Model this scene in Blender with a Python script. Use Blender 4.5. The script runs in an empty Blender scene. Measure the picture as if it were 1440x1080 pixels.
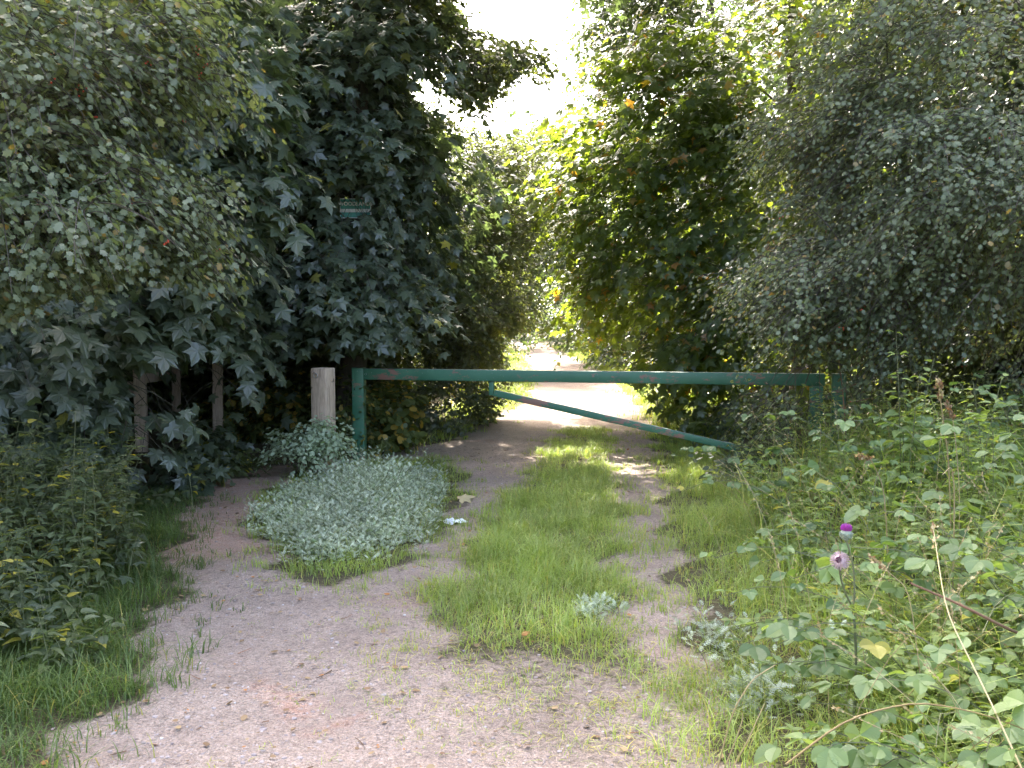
import bpy, math
import numpy as np
from mathutils import Vector

S = bpy.context.scene
C = S.collection
rng = np.random.default_rng(11)
R = math.radians

# ------------------------------------------------------------------ camera
FPX, HOR = 1354.0, 448.0
PITCH = math.atan((540 - HOR) / FPX)
CAM = np.array([0.0, 0.0, 1.6])
cd = bpy.data.cameras.new('camera'); cam = bpy.data.objects.new('camera', cd); C.objects.link(cam)
cam.location = CAM; cam.rotation_euler = (math.pi / 2 - PITCH, 0, 0)
cd.sensor_width = 36; cd.lens = 36 * FPX / 1440; cd.clip_start = 0.05; cd.clip_end = 1200
S.camera = cam
FW = np.array([0, math.cos(PITCH), -math.sin(PITCH)]); UPV = np.array([0, math.sin(PITCH), math.cos(PITCH)])

def ray(u, v):
    return FW + (u - 720) / FPX * np.array([1., 0, 0]) - (v - 540) / FPX * UPV
def G(u, v, z=0.0):
    d = ray(u, v); t = (z - CAM[2]) / d[2]; return CAM + d * t
def W(u, v, Y):
    d = ray(u, v); return CAM + d * (Y / d[1])
def proj(P):
    q = P - CAM; f = np.maximum(q @ FW, 1e-3)
    return 720 + FPX * q[:, 0] / f, 540 - FPX * (q @ UPV) / f
def inpoly(px, py, poly):
    ins = np.zeros(px.shape, bool); n = len(poly); j = n - 1
    for i in range(n):
        xi, yi = poly[i][:2]; xj, yj = poly[j][:2]
        if yi != yj:
            c = ((yi > py) != (yj > py)) & (px < (xj - xi) * (py - yi) / (yj - yi) + xi)
            ins ^= c
        j = i
    return ins
def gpoly(pts): return [tuple(G(u, v)[:2]) for u, v in pts]

# ------------------------------------------------------------------ object helpers
def tag(o, label=None, cat=None, group=None, kind=None):
    if label: o['label'] = label
    if cat: o['category'] = cat
    if group: o['group'] = group
    if kind: o['kind'] = kind
    return o
def thing(name, label, cat, loc=(0, 0, 0), group=None):
    o = bpy.data.objects.new(name, None); C.objects.link(o); o.location = [float(a) for a in loc]
    o.empty_display_size = .2
    return tag(o, label, cat, group)

class MB:
    """collects vertices and faces; builds one mesh object"""
    def __init__(s): s.V = []; s.F = []; s.A = []; s.n = 0
    def add(s, V, F, var=None):
        V = np.asarray(V, float); F = np.asarray(F, np.int64)
        if var is None: var = np.zeros((len(V), 3)); var[:, 0] = rng.random()
        s.V.append(V); s.A.append(var); s.F.append(F + s.n); s.n += len(V)
    def build(s, name, mat, parent=None, smooth=False, origin=None):
        V = np.concatenate(s.V); A = np.concatenate(s.A)
        base = np.array(origin if origin is not None else (0, 0, 0), float); q_ = parent
        while q_ is not None: base = base + np.array(q_.location[:]); q_ = q_.parent
        Vl = V - base
        me = bpy.data.meshes.new(name)
        me.vertices.add(len(Vl)); me.vertices.foreach_set('co', Vl.astype(np.float32).ravel())
        idx = np.concatenate([f.ravel() for f in s.F]); tot = np.concatenate([np.full(len(f), f.shape[1]) for f in s.F])
        me.loops.add(len(idx)); me.loops.foreach_set('vertex_index', idx.astype(np.int32))
        me.polygons.add(len(tot)); st = np.concatenate([[0], np.cumsum(tot)[:-1]])
        me.polygons.foreach_set('loop_start', st.astype(np.int32))
        try: me.polygons.foreach_set('loop_total', tot.astype(np.int32))
        except Exception: pass
        at = me.attributes.new('var', 'FLOAT_VECTOR', 'POINT'); at.data.foreach_set('vector', A.astype(np.float32).ravel())
        me.polygons.foreach_set('use_smooth', np.full(len(tot), bool(smooth)))
        me.update(calc_edges=True)
        me.materials.append(mat)
        o = bpy.data.objects.new(name, me); C.objects.link(o)
        if parent: o.parent = parent
        elif origin is not None: o.location = [float(a) for a in origin]
        return o

def nrm(a):
    return a / np.maximum(np.linalg.norm(a, axis=-1, keepdims=True), 1e-9)

def tube(mb, P, r, sides=6, rnd=None):
    P = np.asarray(P, float); n = len(P); r = np.broadcast_to(r, (n,))
    T = nrm(np.gradient(P, axis=0)); ref = np.array([0, 0, 1.]) if abs(T[0, 2]) < .8 else np.array([1., 0, 0])
    A = nrm(np.cross(T, ref)); B = np.cross(T, A)
    a = np.linspace(0, 2 * np.pi, sides, endpoint=False)
    V = P[:, None] + r[:, None, None] * (np.cos(a)[None, :, None] * A[:, None] + np.sin(a)[None, :, None] * B[:, None])
    i = np.arange(n - 1)[:, None] * sides; k = np.arange(sides)[None]; k2 = (k + 1) % sides
    F = np.stack([i + k, i + k2, i + sides + k2, i + sides + k], -1).reshape(-1, 4)
    var = np.zeros((n * sides, 3)); var[:, 0] = rng.random() if rnd is None else rnd
    mb.add(V.reshape(-1, 3), F, var)
    if r[-1] > .012: mb.add(V[-1], [list(range(sides))], var[:sides])

def tubes3(mb, P, r0, r1):
    """many thin 3-sided twigs at once; P is N x K x 3"""
    N, K, _ = P.shape
    if N == 0: return
    T = nrm(P[:, -1] - P[:, 0]); A = nrm(np.cross(T, np.array([.13, .2, 1.]))); B = np.cross(T, A)
    a = np.array([0, 2.094, 4.189]); r = np.linspace(1, 0, K)[None, :] * (r0 - r1) + r1
    off = np.cos(a)[None, None, :, None] * A[:, None, None] + np.sin(a)[None, None, :, None] * B[:, None, None]
    V = P[:, :, None] + off * (r[:, :, None, None] if np.ndim(r0) == 0 else r[:, :, None, None])
    i = (np.arange(N)[:, None, None] * K + np.arange(K - 1)[None, :, None]) * 3; k = np.arange(3)[None, None]; k2 = (k + 1) % 3
    F = np.stack([i + k, i + k2, i + 3 + k2, i + 3 + k], -1).reshape(-1, 4)
    var = np.zeros((N * K * 3, 3)); var[:, 0] = np.repeat(rng.random(N), K * 3)
    mb.add(V.reshape(-1, 3), F, var)

def box(mb, c, s, rz=0, bev=0.006, rx=0, ry=0, seg=1):
    """bevelled box, centre c, size s"""
    import bmesh
    from mathutils import Matrix, Euler
    bm = bmesh.new(); bmesh.ops.create_cube(bm, size=1)
    bmesh.ops.scale(bm, vec=s, verts=bm.verts)
    if seg > 1:
        ax = int(np.argmax(s)); es = [e for e in bm.edges if abs((e.verts[0].co - e.verts[1].co)[ax]) > 1e-6]
        bmesh.ops.subdivide_edges(bm, edges=es, cuts=seg - 1, use_grid_fill=True)
    if bev:
        es = [e for e in bm.edges if e.calc_face_angle(0) > .5]
        bmesh.ops.bevel(bm, geom=es, offset=bev, segments=2, affect='EDGES', profile=.5)
    M = Matrix.Translation([float(a) for a in c]) @ Euler((rx, ry, rz)).to_matrix().to_4x4()
    bmesh.ops.transform(bm, matrix=M, verts=bm.verts)
    bm.verts.index_update(); V = np.array([v.co[:] for v in bm.verts]); rn = rng.random()
    var = np.zeros((len(V), 3)); var[:, 0] = rn
    first = True; byn = {}
    for f in bm.faces: byn.setdefault(len(f.verts), []).append([v.index for v in f.verts])
    for k, fs in byn.items():
        if first: mb.add(V, fs, var); first = False
        else: mb.F.append(np.array(fs) + mb.n - len(V))
    bm.free()

# ------------------------------------------------------------------ materials
def newmat(name):
    m = bpy.data.materials.new(name); m.use_nodes = True; nt = m.node_tree; nt.nodes.clear()
    return m, nt, nt.nodes.new('ShaderNodeOutputMaterial')
def node(nt, t, **kw):
    n = nt.nodes.new(t)
    for k, v in kw.items():
        if k.startswith('_'): setattr(n, k[1:], v)
        else: n.inputs[k.replace('_', ' ')].default_value = v
    return n
def ramp(nt, fac, stops):
    n = nt.nodes.new('ShaderNodeValToRGB'); e = n.color_ramp.elements
    while len(e) < len(stops): e.new(.5)
    for k, (p, c) in enumerate(stops): e[k].position = p; e[k].color = (*c, 1) if len(c) == 3 else c
    nt.links.new(fac, n.inputs[0]); return n.outputs[0]
def mixc(nt, f, a, b, bt='MIX'):
    n = nt.nodes.new('ShaderNodeMix'); n.data_type = 'RGBA'; n.blend_type = bt
    for s, v in ((0, f), (6, a), (7, b)):
        if isinstance(v, (int, float)): n.inputs[s].default_value = v
        elif isinstance(v, tuple): n.inputs[s].default_value = (*v, 1)
        else: nt.links.new(v, n.inputs[s])
    return n.outputs[2]
def noise(nt, scale, detail=3, rough=.6, vec=None, w=None):
    n = nt.nodes.new('ShaderNodeTexNoise'); n.inputs['Scale'].default_value = scale
    n.inputs['Detail'].default_value = detail; n.inputs['Roughness'].default_value = rough
    if vec is not None: nt.links.new(vec, n.inputs['Vector'])
    return n.outputs['Fac']
def objco(nt, sc=(1, 1, 1)):
    t = nt.nodes.new('ShaderNodeTexCoord'); m = nt.nodes.new('ShaderNodeMapping'); m.inputs['Scale'].default_value = sc
    nt.links.new(t.outputs['Object'], m.inputs[0]); return m.outputs[0]
def varxyz(nt):
    a = nt.nodes.new('ShaderNodeAttribute'); a.attribute_name = 'var'
    s = nt.nodes.new('ShaderNodeSeparateXYZ'); nt.links.new(a.outputs['Vector'], s.inputs[0]); return s.outputs

def leafmat(name, dark, light, odd=(.35, .28, .03), rough=.45, trans=.38, tcol=None, spec=.5):
    m, nt, out = newmat(name); L = nt.links; v = varxyz(nt)
    base = mixc(nt, v[0], dark, light)
    col = mixc(nt, v[1], base, odd)
    # patchy tone across a crown, fixed to the plant
    col = mixc(nt, .55, col, mixc(nt, 1.0, col, ramp(nt, noise(nt, 1.6, 2, vec=objco(nt)), [(.3, (.6, .62, .62)), (.7, (1.35, 1.35, 1.2))]), 'MULTIPLY'))
    p = node(nt, 'ShaderNodeBsdfPrincipled', Roughness=rough); p.inputs['Specular IOR Level'].default_value = spec
    L.new(col, p.inputs['Base Color'])
    t = nt.nodes.new('ShaderNodeBsdfTranslucent')
    tc = mixc(nt, 1.0, col, tcol or (2.6, 2.6, .8), 'MULTIPLY'); L.new(tc, t.inputs['Color'])
    mx = nt.nodes.new('ShaderNodeMixShader'); mx.inputs[0].default_value = trans
    L.new(p.outputs[0], mx.inputs[1]); L.new(t.outputs[0], mx.inputs[2]); L.new(mx.outputs[0], out.inputs[0])
    return m
M = {}
M['maple'] = leafmat('sycamore_leaf', (.062, .084, .058), (.115, .142, .096), (.28, .25, .04), .36, .34, (2.3, 2.5, 1.0), .8)
M['maple_bright'] = leafmat('sycamore_leaf_backlit', (.058, .085, .036), (.11, .145, .06), (.26, .14, .05), .36, .52, (3.5, 3.4, .6), .75)  # sycamore leaf copy, yellower and more translucent to look backlit
M['haw'] = leafmat('hawthorn_leaf', (.080, .104, .060), (.175, .200, .125), (.26, .17, .06), .42, .33)
M['dark'] = leafmat('hornbeam_leaf', (.054, .068, .044), (.096, .115, .070), (.22, .24, .04), .45, .40)
M['far'] = leafmat('woodland_leaf', (.045, .066, .034), (.085, .110, .050), (.24, .22, .05), .42, .34, (2.1, 2.3, 1.0), .7)
M['hedge'] = leafmat('hedge_leaf', (.05, .075, .025), (.11, .13, .04), (.38, .26, .06), .5, .38)
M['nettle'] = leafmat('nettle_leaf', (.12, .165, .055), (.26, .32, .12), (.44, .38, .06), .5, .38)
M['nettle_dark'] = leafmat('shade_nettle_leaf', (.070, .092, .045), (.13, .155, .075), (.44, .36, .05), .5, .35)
M['bramble'] = leafmat('bramble_leaf', (.075, .125, .045), (.165, .225, .095), (.42, .36, .08), .48, .35)
M['mugwort'] = leafmat('silver_leaf', (.21, .25, .155), (.62, .67, .53), (.16, .24, .08), .7, .22, (1.3, 1.4, 1.0))
M['sapling'] = leafmat('sapling_leaf', (.26, .32, .22), (.42, .48, .34), (.16, .22, .08), .5, .3, (1.6, 1.8, 1.0))
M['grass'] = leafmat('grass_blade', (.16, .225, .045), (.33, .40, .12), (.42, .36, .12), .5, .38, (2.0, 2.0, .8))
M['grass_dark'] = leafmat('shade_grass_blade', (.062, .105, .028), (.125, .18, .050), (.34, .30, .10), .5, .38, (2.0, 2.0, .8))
M['dry'] = leafmat('dry_straw', (.30, .22, .09), (.55, .45, .25), (.25, .14, .07), .6, .25, (1.1, 1.0, .8))
M['litter'] = leafmat('dead_leaf', (.16, .09, .05), (.36, .25, .13), (.38, .17, .05), .7, .15, (1, 1, .8))

def bark(name, a, b):
    m, nt, out = newmat(name); L = nt.links; co = objco(nt, (1, 1, .22))
    n1 = noise(nt, 28, 6, .7, co); n2 = noise(nt, 3, 3, .5, objco(nt))
    c = ramp(nt, n1, [(.3, a), (.7, b)]); c = mixc(nt, .5, c, ramp(nt, n2, [(.35, (.03, .05, .02)), (.65, b)]))
    p = node(nt, 'ShaderNodeBsdfPrincipled', Roughness=.85); L.new(c, p.inputs['Base Color'])
    bp = node(nt, 'ShaderNodeBump', Strength=.7, Distance=.02); L.new(n1, bp.inputs['Height']); L.new(bp.outputs[0], p.inputs['Normal'])
    L.new(p.outputs[0], out.inputs[0]); return m
M['bark'] = bark('tree_bark', (.045, .035, .028), (.13, .10, .08))
M['stem'] = bark('green_stem', (.10, .12, .05), (.20, .20, .09))
M['brown_stem'] = bark('brown_stem', (.14, .06, .035), (.32, .16, .09))

def woodmat(name, a, b, green=.25):
    m, nt, out = newmat(name); L = nt.links
    co = objco(nt, (9, 9, .7)); n1 = noise(nt, 5, 8, .65, co)
    c = ramp(nt, n1, [(.28, a), (.5, b), (.72, tuple(x * .6 for x in a))]); cr_ = noise(nt, 2.2, 3, .5, objco(nt, (22, 22, .5))); c = mixc(nt, ramp(nt, cr_, [(.70, (0, 0, 0)), (.74, (.85,) * 3)]), c, (.05, .035, .025))
    n2 = noise(nt, 4, 4, .6, objco(nt)); c = mixc(nt, ramp(nt, n2, [(.5, (0, 0, 0)), (.75, (green,) * 3)]), c, (.10, .12, .05))
    n3 = noise(nt, 13, 2, .5, objco(nt)); c = mixc(nt, ramp(nt, n3, [(.70, (0, 0, 0)), (.76, (.8,) * 3)]), c, (.07, .05, .035))
    p = node(nt, 'ShaderNodeBsdfPrincipled', Roughness=.85); L.new(c, p.inputs['Base Color'])
    bp = node(nt, 'ShaderNodeBump', Strength=.6, Distance=.006); L.new(n1, bp.inputs['Height']); L.new(bp.outputs[0], p.inputs['Normal'])
    L.new(p.outputs[0], out.inputs[0]); return m
M['post'] = woodmat('weathered_oak', (.28, .20, .14), (.52, .40, .29), .1)
M['fence'] = woodmat('damp_fence_timber', (.26, .19, .14), (.46, .36, .27), .35)

def paintmat():
    m, nt, out = newmat('green_gate_paint'); L = nt.links; co = objco(nt)
    n2 = noise(nt, 2.5, 4, .6, co); c = ramp(nt, n2, [(.3, (.030, .115, .062)), (.7, (.058, .170, .098))])
    co2 = objco(nt, (1, 3, 3)); n1 = noise(nt, 7, 6, .75, co2); n4 = noise(nt, 1.3, 2, .5, co)
    mul = nt.nodes.new('ShaderNodeMath'); mul.operation = 'MULTIPLY'; L.new(n1, mul.inputs[0]); L.new(n4, mul.inputs[1])
    c = mixc(nt, ramp(nt, mul.outputs[0], [(.280, (0, 0, 0)), (.305, (.9,) * 3)]), c, (.26, .12, .09))
    n5 = noise(nt, 45, 3, .6, co); c = mixc(nt, ramp(nt, n5, [(.68, (0, 0, 0)), (.74, (.6,) * 3)]), c, (.30, .36, .33))
    # paler grey mixed in as faces turn upward
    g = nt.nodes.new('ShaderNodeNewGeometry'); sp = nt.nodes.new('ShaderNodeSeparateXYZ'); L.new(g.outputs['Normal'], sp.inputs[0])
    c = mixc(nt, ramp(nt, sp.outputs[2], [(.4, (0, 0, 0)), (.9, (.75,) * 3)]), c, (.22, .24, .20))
    p = node(nt, 'ShaderNodeBsdfPrincipled', Roughness=.42); L.new(c, p.inputs['Base Color'])
    L.new(ramp(nt, n2, [(.3, (.35,) * 3), (.7, (.6,) * 3)]), p.inputs['Roughness'])
    bp = node(nt, 'ShaderNodeBump', Strength=.15, Distance=.002); L.new(n1, bp.inputs['Height']); L.new(bp.outputs[0], p.inputs['Normal'])
    L.new(p.outputs[0], out.inputs[0]); return m
M['paint'] = paintmat()
def plain(name, col, rough=.5, metal=0, var=.25, scale=20):
    m, nt, out = newmat(name); p = node(nt, 'ShaderNodeBsdfPrincipled', Roughness=rough, Metallic=metal)
    n = noise(nt, scale, 4, .6, objco(nt))
    nt.links.new(ramp(nt, n, [(.3, tuple(c * (1 - var) for c in col)), (.7, tuple(min(1, c * (1 + var)) for c in col))]), p.inputs['Base Color'])
    nt.links.new(p.outputs[0], out.inputs[0]); return m
M['steel'] = plain('galvanised_steel', (.55, .55, .53), .35, .9)
M['sign_green'] = plain('sign_green', (.07, .32, .26), .4)
M['sign_white'] = plain('sign_white', (.72, .76, .74), .45)
M['berry'] = plain('haw_berry', (.55, .07, .03), .3)
M['purple'] = plain('thistle_purple', (.40, .06, .34), .7)
M['dusky'] = plain('thistle_faded', (.28, .10, .16), .8)
M['wool'] = plain('thistle_wool', (.50, .36, .36), .9)
M['white'] = plain('white_plastic', (.8, .82, .82), .4)
M['stone'] = None

def groundmat():
    m, nt, out = newmat('gravel_and_soil'); L = nt.links; co = objco(nt); v = varxyz(nt)
    nb = noise(nt, 2.1, 6, .7, co); nm = noise(nt, 22, 5, .7, co); nf = noise(nt, 110, 3, .7, co)
    vo = nt.nodes.new('ShaderNodeTexVoronoi'); vo.inputs['Scale'].default_value = 95; L.new(co, vo.inputs['Vector'])
    g = ramp(nt, vo.outputs['Color'], [(0, (.12, .090, .070)), (.45, (.36, .280, .226)), (.8, (.50, .40, .335)), (1, (.70, .62, .55))])
    g = mixc(nt, .6, g, ramp(nt, nf, [(.3, (.175, .130, .100)), (.7, (.59, .465, .38))]))
    g = mixc(nt, ramp(nt, nb, [(.42, (0, 0, 0)), (.64, (.5,) * 3)]), g, (.25, .19, .155))
    # reddish brick dust patches
    nr = noise(nt, .9, 3, .5, objco(nt, (1, 1.4, 1))); g = mixc(nt, ramp(nt, nr, [(.62, (0, 0, 0)), (.74, (.45,) * 3)]), g, (.34, .19, .155))
    g = mixc(nt, ramp(nt, nm, [(.54, (0, 0, 0)), (.70, (.75,) * 3)]), g, (.13, .10, .08))
    rm = nt.nodes.new('ShaderNodeMath'); rm.operation = 'MULTIPLY'; L.new(v[1], rm.inputs[0]); L.new(ramp(nt, nm, [(.35, (.1,) * 3), (.6, (1, 1, 1))]), rm.inputs[1])
    g = mixc(nt, rm.outputs[0], g, mixc(nt, 1.0, g, (1.3, .92, .80), 'MULTIPLY'))
    s = ramp(nt, nm, [(.3, (.060, .048, .030)), (.55, (.12, .09, .055)), (.75, (.10, .12, .04))])
    s = mixc(nt, ramp(nt, nf, [(.4, (0, 0, 0)), (.7, (.5,) * 3)]), s, (.07, .09, .03))
    add = nt.nodes.new('ShaderNodeMath'); add.operation = 'ADD'; L.new(v[0], add.inputs[0])
    sub = nt.nodes.new('ShaderNodeMath'); sub.operation = 'MULTIPLY_ADD'; L.new(nm, sub.inputs[0]); sub.inputs[1].default_value = .9; sub.inputs[2].default_value = -.45
    L.new(sub.outputs[0], add.inputs[1])
    c = mixc(nt, ramp(nt, add.outputs[0], [(.35, (0, 0, 0)), (.62, (1, 1, 1))]), s, g)
    p = node(nt, 'ShaderNodeBsdfPrincipled', Roughness=.9); p.inputs['Specular IOR Level'].default_value = .25
    L.new(c, p.inputs['Base Color'])
    h = nt.nodes.new('ShaderNodeMath'); h.operation = 'MULTIPLY_ADD'; L.new(vo.outputs['Distance'], h.inputs[0]); h.inputs[1].default_value = -1.0; L.new(nm, h.inputs[2])
    bp = node(nt, 'ShaderNodeBump', Strength=.9, Distance=.018); L.new(h.outputs[0], bp.inputs['Height']); L.new(bp.outputs[0], p.inputs['Normal'])
    L.new(p.outputs[0], out.inputs[0]); return m
M['ground'] = groundmat()
def stonemat():
    m, nt, out = newmat('pebble'); v = varxyz(nt)
    c = ramp(nt, v[0], [(0, (.14, .11, .10)), (.35, (.30, .24, .22)), (.93, (.42, .36, .33)), (1, (.70, .67, .63))])
    c = mixc(nt, .35, c, ramp(nt, noise(nt, 140, 3, .6, objco(nt)), [(.3, (.16, .12, .11)), (.7, (.5, .45, .42))]))
    p = node(nt, 'ShaderNodeBsdfPrincipled', Roughness=.8); nt.links.new(c, p.inputs['Base Color']); nt.links.new(p.outputs[0], out.inputs[0]); return m
M['stone'] = stonemat()

# ------------------------------------------------------------------ leaf templates (x across, y along, z normal)
def fan(outline, centre, droop=.12):
    V = [centre] + outline; V = np.array([(x, y, -droop * (x * x * 1.6 + (y - .4) ** 2)) for x, y in V])
    n = len(outline); F = [[0, 1 + i, 1 + (i + 1) % n] for i in range(n)]
    return V, np.array(F)
def mirror(h):  # h: right half from base to tip inclusive
    return h + [(-x, y) for x, y in h[-2:0:-1]]
T_MAPLE = fan(mirror([(0, .07), (.16, -.03), (.30, .02), (.46, .06), (.30, .25), (.38, .40), (.56, .60), (.36, .60), (.20, .60), (.18, .76), (.10, .86), (0, 1.06)]), (0, .30), .22)
T_MAPLE_S = fan(mirror([(0, .05), (.42, .05), (.27, .26), (.54, .60), (.20, .60), (0, 1.05)]), (0, .30), .22)
T_HAW = fan(mirror([(0, 0), (.26, .26), (.40, .42), (.22, .50), (.36, .74), (.14, .78), (0, 1.0)]), (0, .42), .15)
T_OVATE = fan(mirror([(0, 0), (.20, .10), (.34, .32), (.32, .55), (.17, .82), (0, 1)]), (0, .42), .2)
T_OVATE[0][0, 2] -= .05
T_ROUND = fan(mirror([(0, 0), (.26, .06), (.42, .32), (.40, .60), (.20, .88), (0, 1)]), (0, .45), .15)
T_ROUND[0][0, 2] -= .06
def serrate(n=7):
    h = [(0, 0)]
    for k in range(n):
        t = (k + .5) / n; w = .40 * math.sin(math.pi * min(1, t * .93 + .04)) ** .75
        h += [(w * 1.04, t + .045), (w * .93, t + .07)]
    return h + [(0, 1.08)]
T_BR = fan(mirror(serrate()), (0, .42), .25)
T_BR[0][:, 2] += .30 * np.abs(T_BR[0][:, 0]); T_BR[0][0, 2] -= .03
T_NET = fan(mirror([(0, 0), (.20, .06), (.29, .18), (.27, .24), (.31, .32), (.26, .40), (.28, .48), (.20, .56), (.20, .64), (.12, .74), (.11, .82), (0, 1.08)]), (0, .35), .3)
T_NET[0][:, 2] += .35 * np.abs(T_NET[0][:, 0])
T_DIA = (np.array([(0, 0, 0), (.34, .42, .07), (0, 1, -.05), (-.34, .42, .07)]), np.array([[0, 1, 2], [0, 2, 3]]))
def feather():
    V = []; F = []
    def tri(a, b, c): k = len(V); V.extend([a, b, c]); F.append([k, k + 1, k + 2])
    tri((-.02, 0, 0), (.02, 0, 0), (0, .9, -.05))
    for y, l in ((.2, .26), (.4, .34), (.58, .30), (.74, .22)):
        for s in (-1, 1):
            tri((0, y - .05, 0), (0, y + .06, 0), (s * l, y + l * .75, -.04))
            tri((s * l * .35, y + l * .12, 0), (s * l * .45, y + l * .40, 0), (s * l * .95, y + l * .22, -.03))
    tri((-.06, .8, 0), (.06, .8, 0), (0, 1.05, -.06))
    return np.array(V, float), np.array(F)
T_FEATHER = feather()

def leaves(mb, tmpl, pos, d, n, size, rnd=None, odd=None, wid=1.0):
    TV, TF = tmpl; N = len(pos)
    if N == 0: return
    Y = nrm(d); X = nrm(np.cross(Y, n)); Z = np.cross(X, Y); size = np.broadcast_to(size, (N,))
    L = TV[None] * size[:, None, None]
    V = pos[:, None] + L[..., :1] * wid * X[:, None] + L[..., 1:2] * Y[:, None] + L[..., 2:3] * Z[:, None]
    F = (np.arange(N) * len(TV))[:, None, None] + TF[None]
    if rnd is None: rnd = rng.random(N)
    var = np.zeros((N, 3)); var[:, 0] = rnd
    if odd is not None: var[:, 1] = odd
    mb.add(V.reshape(-1, 3), F.reshape(-1, 3), np.repeat(var, len(TV), 0))

# ------------------------------------------------------------------ regions kept open, as the photograph shows them (used to prune foliage)
SKY = [(652, -90), (650, 10), (668, 45), (700, 62), (742, 62), (772, 92), (752, 112), (705, 108), (700, 128), (672, 150), (640, 128), (588, 100), (562, 128), (596, 160), (655, 172), (690, 190), (735, 182), (790, 150), (812, 110), (818, 60), (812, 20), (826, -90)]
SKY_R = [(640, -90), (640, 172), (690, 192), (735, 184), (790, 152), (808, 110), (800, 60), (812, 20), (826, -90)]
TRACK = [(700, 500), (716, 470), (742, 462), (800, 490), (868, 500), (905, 560), (960, 620), (1000, 700), (960, 1100), (0, 1100), (250, 800), (260, 720), (330, 680), (400, 655), (590, 640), (700, 590), (735, 540)]
def prune(P, poly, jit=10):
    u, v = proj(P); j = rng.normal(0, jit, (2, len(P)))
    return ~(inpoly(u + j[0], v + j[1], poly) & (P[:, 1] > 0))

def ell(u, v, Y, ru, rv, ry, n):
    """ellipsoid given by where the mass stands and how wide it looks at its depth"""
    c = W(u, v, Y); k = Y / FPX
    return (c, (ru * k, ry, rv * k), n)

def sample_ell(E, inner=.5, zmin=.15):
    out = []
    for c, r, n in E:
        d = nrm(rng.normal(size=(n, 3))); rad = inner + (1 - inner) * rng.random(n) ** .6
        p = np.array(c) + d * np.array(r) * rad[:, None]
        out.append(p)
    P = np.concatenate(out); return P[P[:, 2] > zmin]

def grow(mb, trunk, rtr, clumps, zlow, rl=.05):
    """limbs that join each clump to the nearest wood already grown"""
    nodes = [p for p in trunk if p[2] >= zlow] or [trunk[-1]]
    nodes = list(np.array(nodes)); nr = [rl] * len(nodes)
    tr = np.array(trunk)
    base = tr[-1]
    order = np.argsort(np.linalg.norm((clumps - tr[len(tr) // 2]) * np.array([1, 1, .5]), axis=1))
    for i in order:
        p = clumps[i]; A = np.array(nodes)
        dd = np.linalg.norm(A - p, axis=1) + np.maximum(A[:, 2] - p[2], 0) * .7
        j = int(np.argmin(dd)); a = A[j]; r0 = max(.006, nr[j] * .75)
        mid = (a + p) / 2 + np.array([0, 0, .08]) * np.linalg.norm(p - a) + rng.normal(0, .06, 3) * np.linalg.norm(p - a)
        t = np.linspace(0, 1, 5)[:, None]; pts = (1 - t) ** 2 * a + 2 * t * (1 - t) * mid + t * t * p
        rr = np.linspace(r0, max(.004, r0 * .55), 5)
        tube(mb, pts, rr, 5 if r0 > .02 else 4)
        for k in (2, 4): nodes.append(pts[k]); nr.append(rr[k])

def foliage(clumps, axis, mb_leaf, mb_wood, tmpl, size, twigs=6, per=10, tl=.45, droop=.35, flat=1.0, nz=.45, odd=.02, keep=None, cr=.25, outw=.7, twr=.004, ldroop=.35, oddv=1.0, zf=.5):
    N = len(clumps) * twigs
    c = np.repeat(clumps, twigs, 0) + rng.normal(0, cr, (N, 3)) * np.array([1, 1, zf]); ctone = np.repeat(rng.random(len(clumps)), twigs)
    o = c - axis; o[:, 2] *= .25; o = nrm(o)
    D = nrm(o * outw + rng.normal(0, .6, (N, 3)) * np.array([1, 1, .45]) + np.array([0, 0, -.05]))
    L = tl * (.6 + .7 * rng.random(N))
    s = np.linspace(0, 1, 4)
    def at(s, c, D, L):
        return c + D * (L * s)[:, None] + np.array([0, 0, -1.]) * (droop * L * s * s)[:, None]
    P = np.stack([at(np.full(N, x), c, D, L) for x in s], 1)
    # leaves
    i = np.repeat(np.arange(N), per); k = np.tile(np.arange(per), N)
    sv = (k + .5 + rng.random(N * per) * .6) / per; side = np.where(k % 2, 1., -1.)
    pos = at(sv, c[i], D[i], L[i]) + rng.normal(0, .02 + .12 * size, (N * per, 3))
    T = nrm(D[i] + np.array([0, 0, -1.]) * (2 * droop * sv)[:, None]); per_ = nrm(np.cross(T, np.array([0, 0, 1.])))
    ld = nrm(T * .6 + per_ * side[:, None] * .75 + rng.normal(0, .25, T.shape) + np.array([0, 0, -ldroop]))
    nn = np.array([0, 0, 1.]) * flat + o[i] * .55 + rng.normal(0, nz, T.shape)
    sz = size * (.55 + .6 * rng.random(len(pos)) + .35 * np.repeat(rng.random(N), per) ** 2)
    ok = pos[:, 2] > .03
    if keep is not None:
        for poly, j in keep: ok &= prune(pos, poly, j)
    tuft = ctone[i] * .4 + rng.random(N)[i] * .25 + rng.random(len(pos)) * .35
    od = (rng.random(len(pos)) < odd).astype(float) * (.5 + .5 * rng.random(len(pos))) * oddv
    leaves(mb_leaf, tmpl, pos[ok], ld[ok], nn[ok], sz[ok], tuft[ok], od[ok])
    okt = np.ones(N, bool)
    if keep is not None:
        for poly, j in keep: okt &= prune(P[:, -1], poly, 1)
    tubes3(mb_wood, P[okt], twr, twr * .4)
    return pos[ok]

def trunk_line(base, top, n=9, wob=.12):
    t = np.linspace(0, 1, n)[:, None]; p = np.array(base) * (1 - t) + np.array(top) * t
    w = np.cumsum(rng.normal(0, wob / 2, (n, 3)), 0) * np.array([1, 1, 0]); return p + w * np.sin(t * np.pi * .9)

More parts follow.
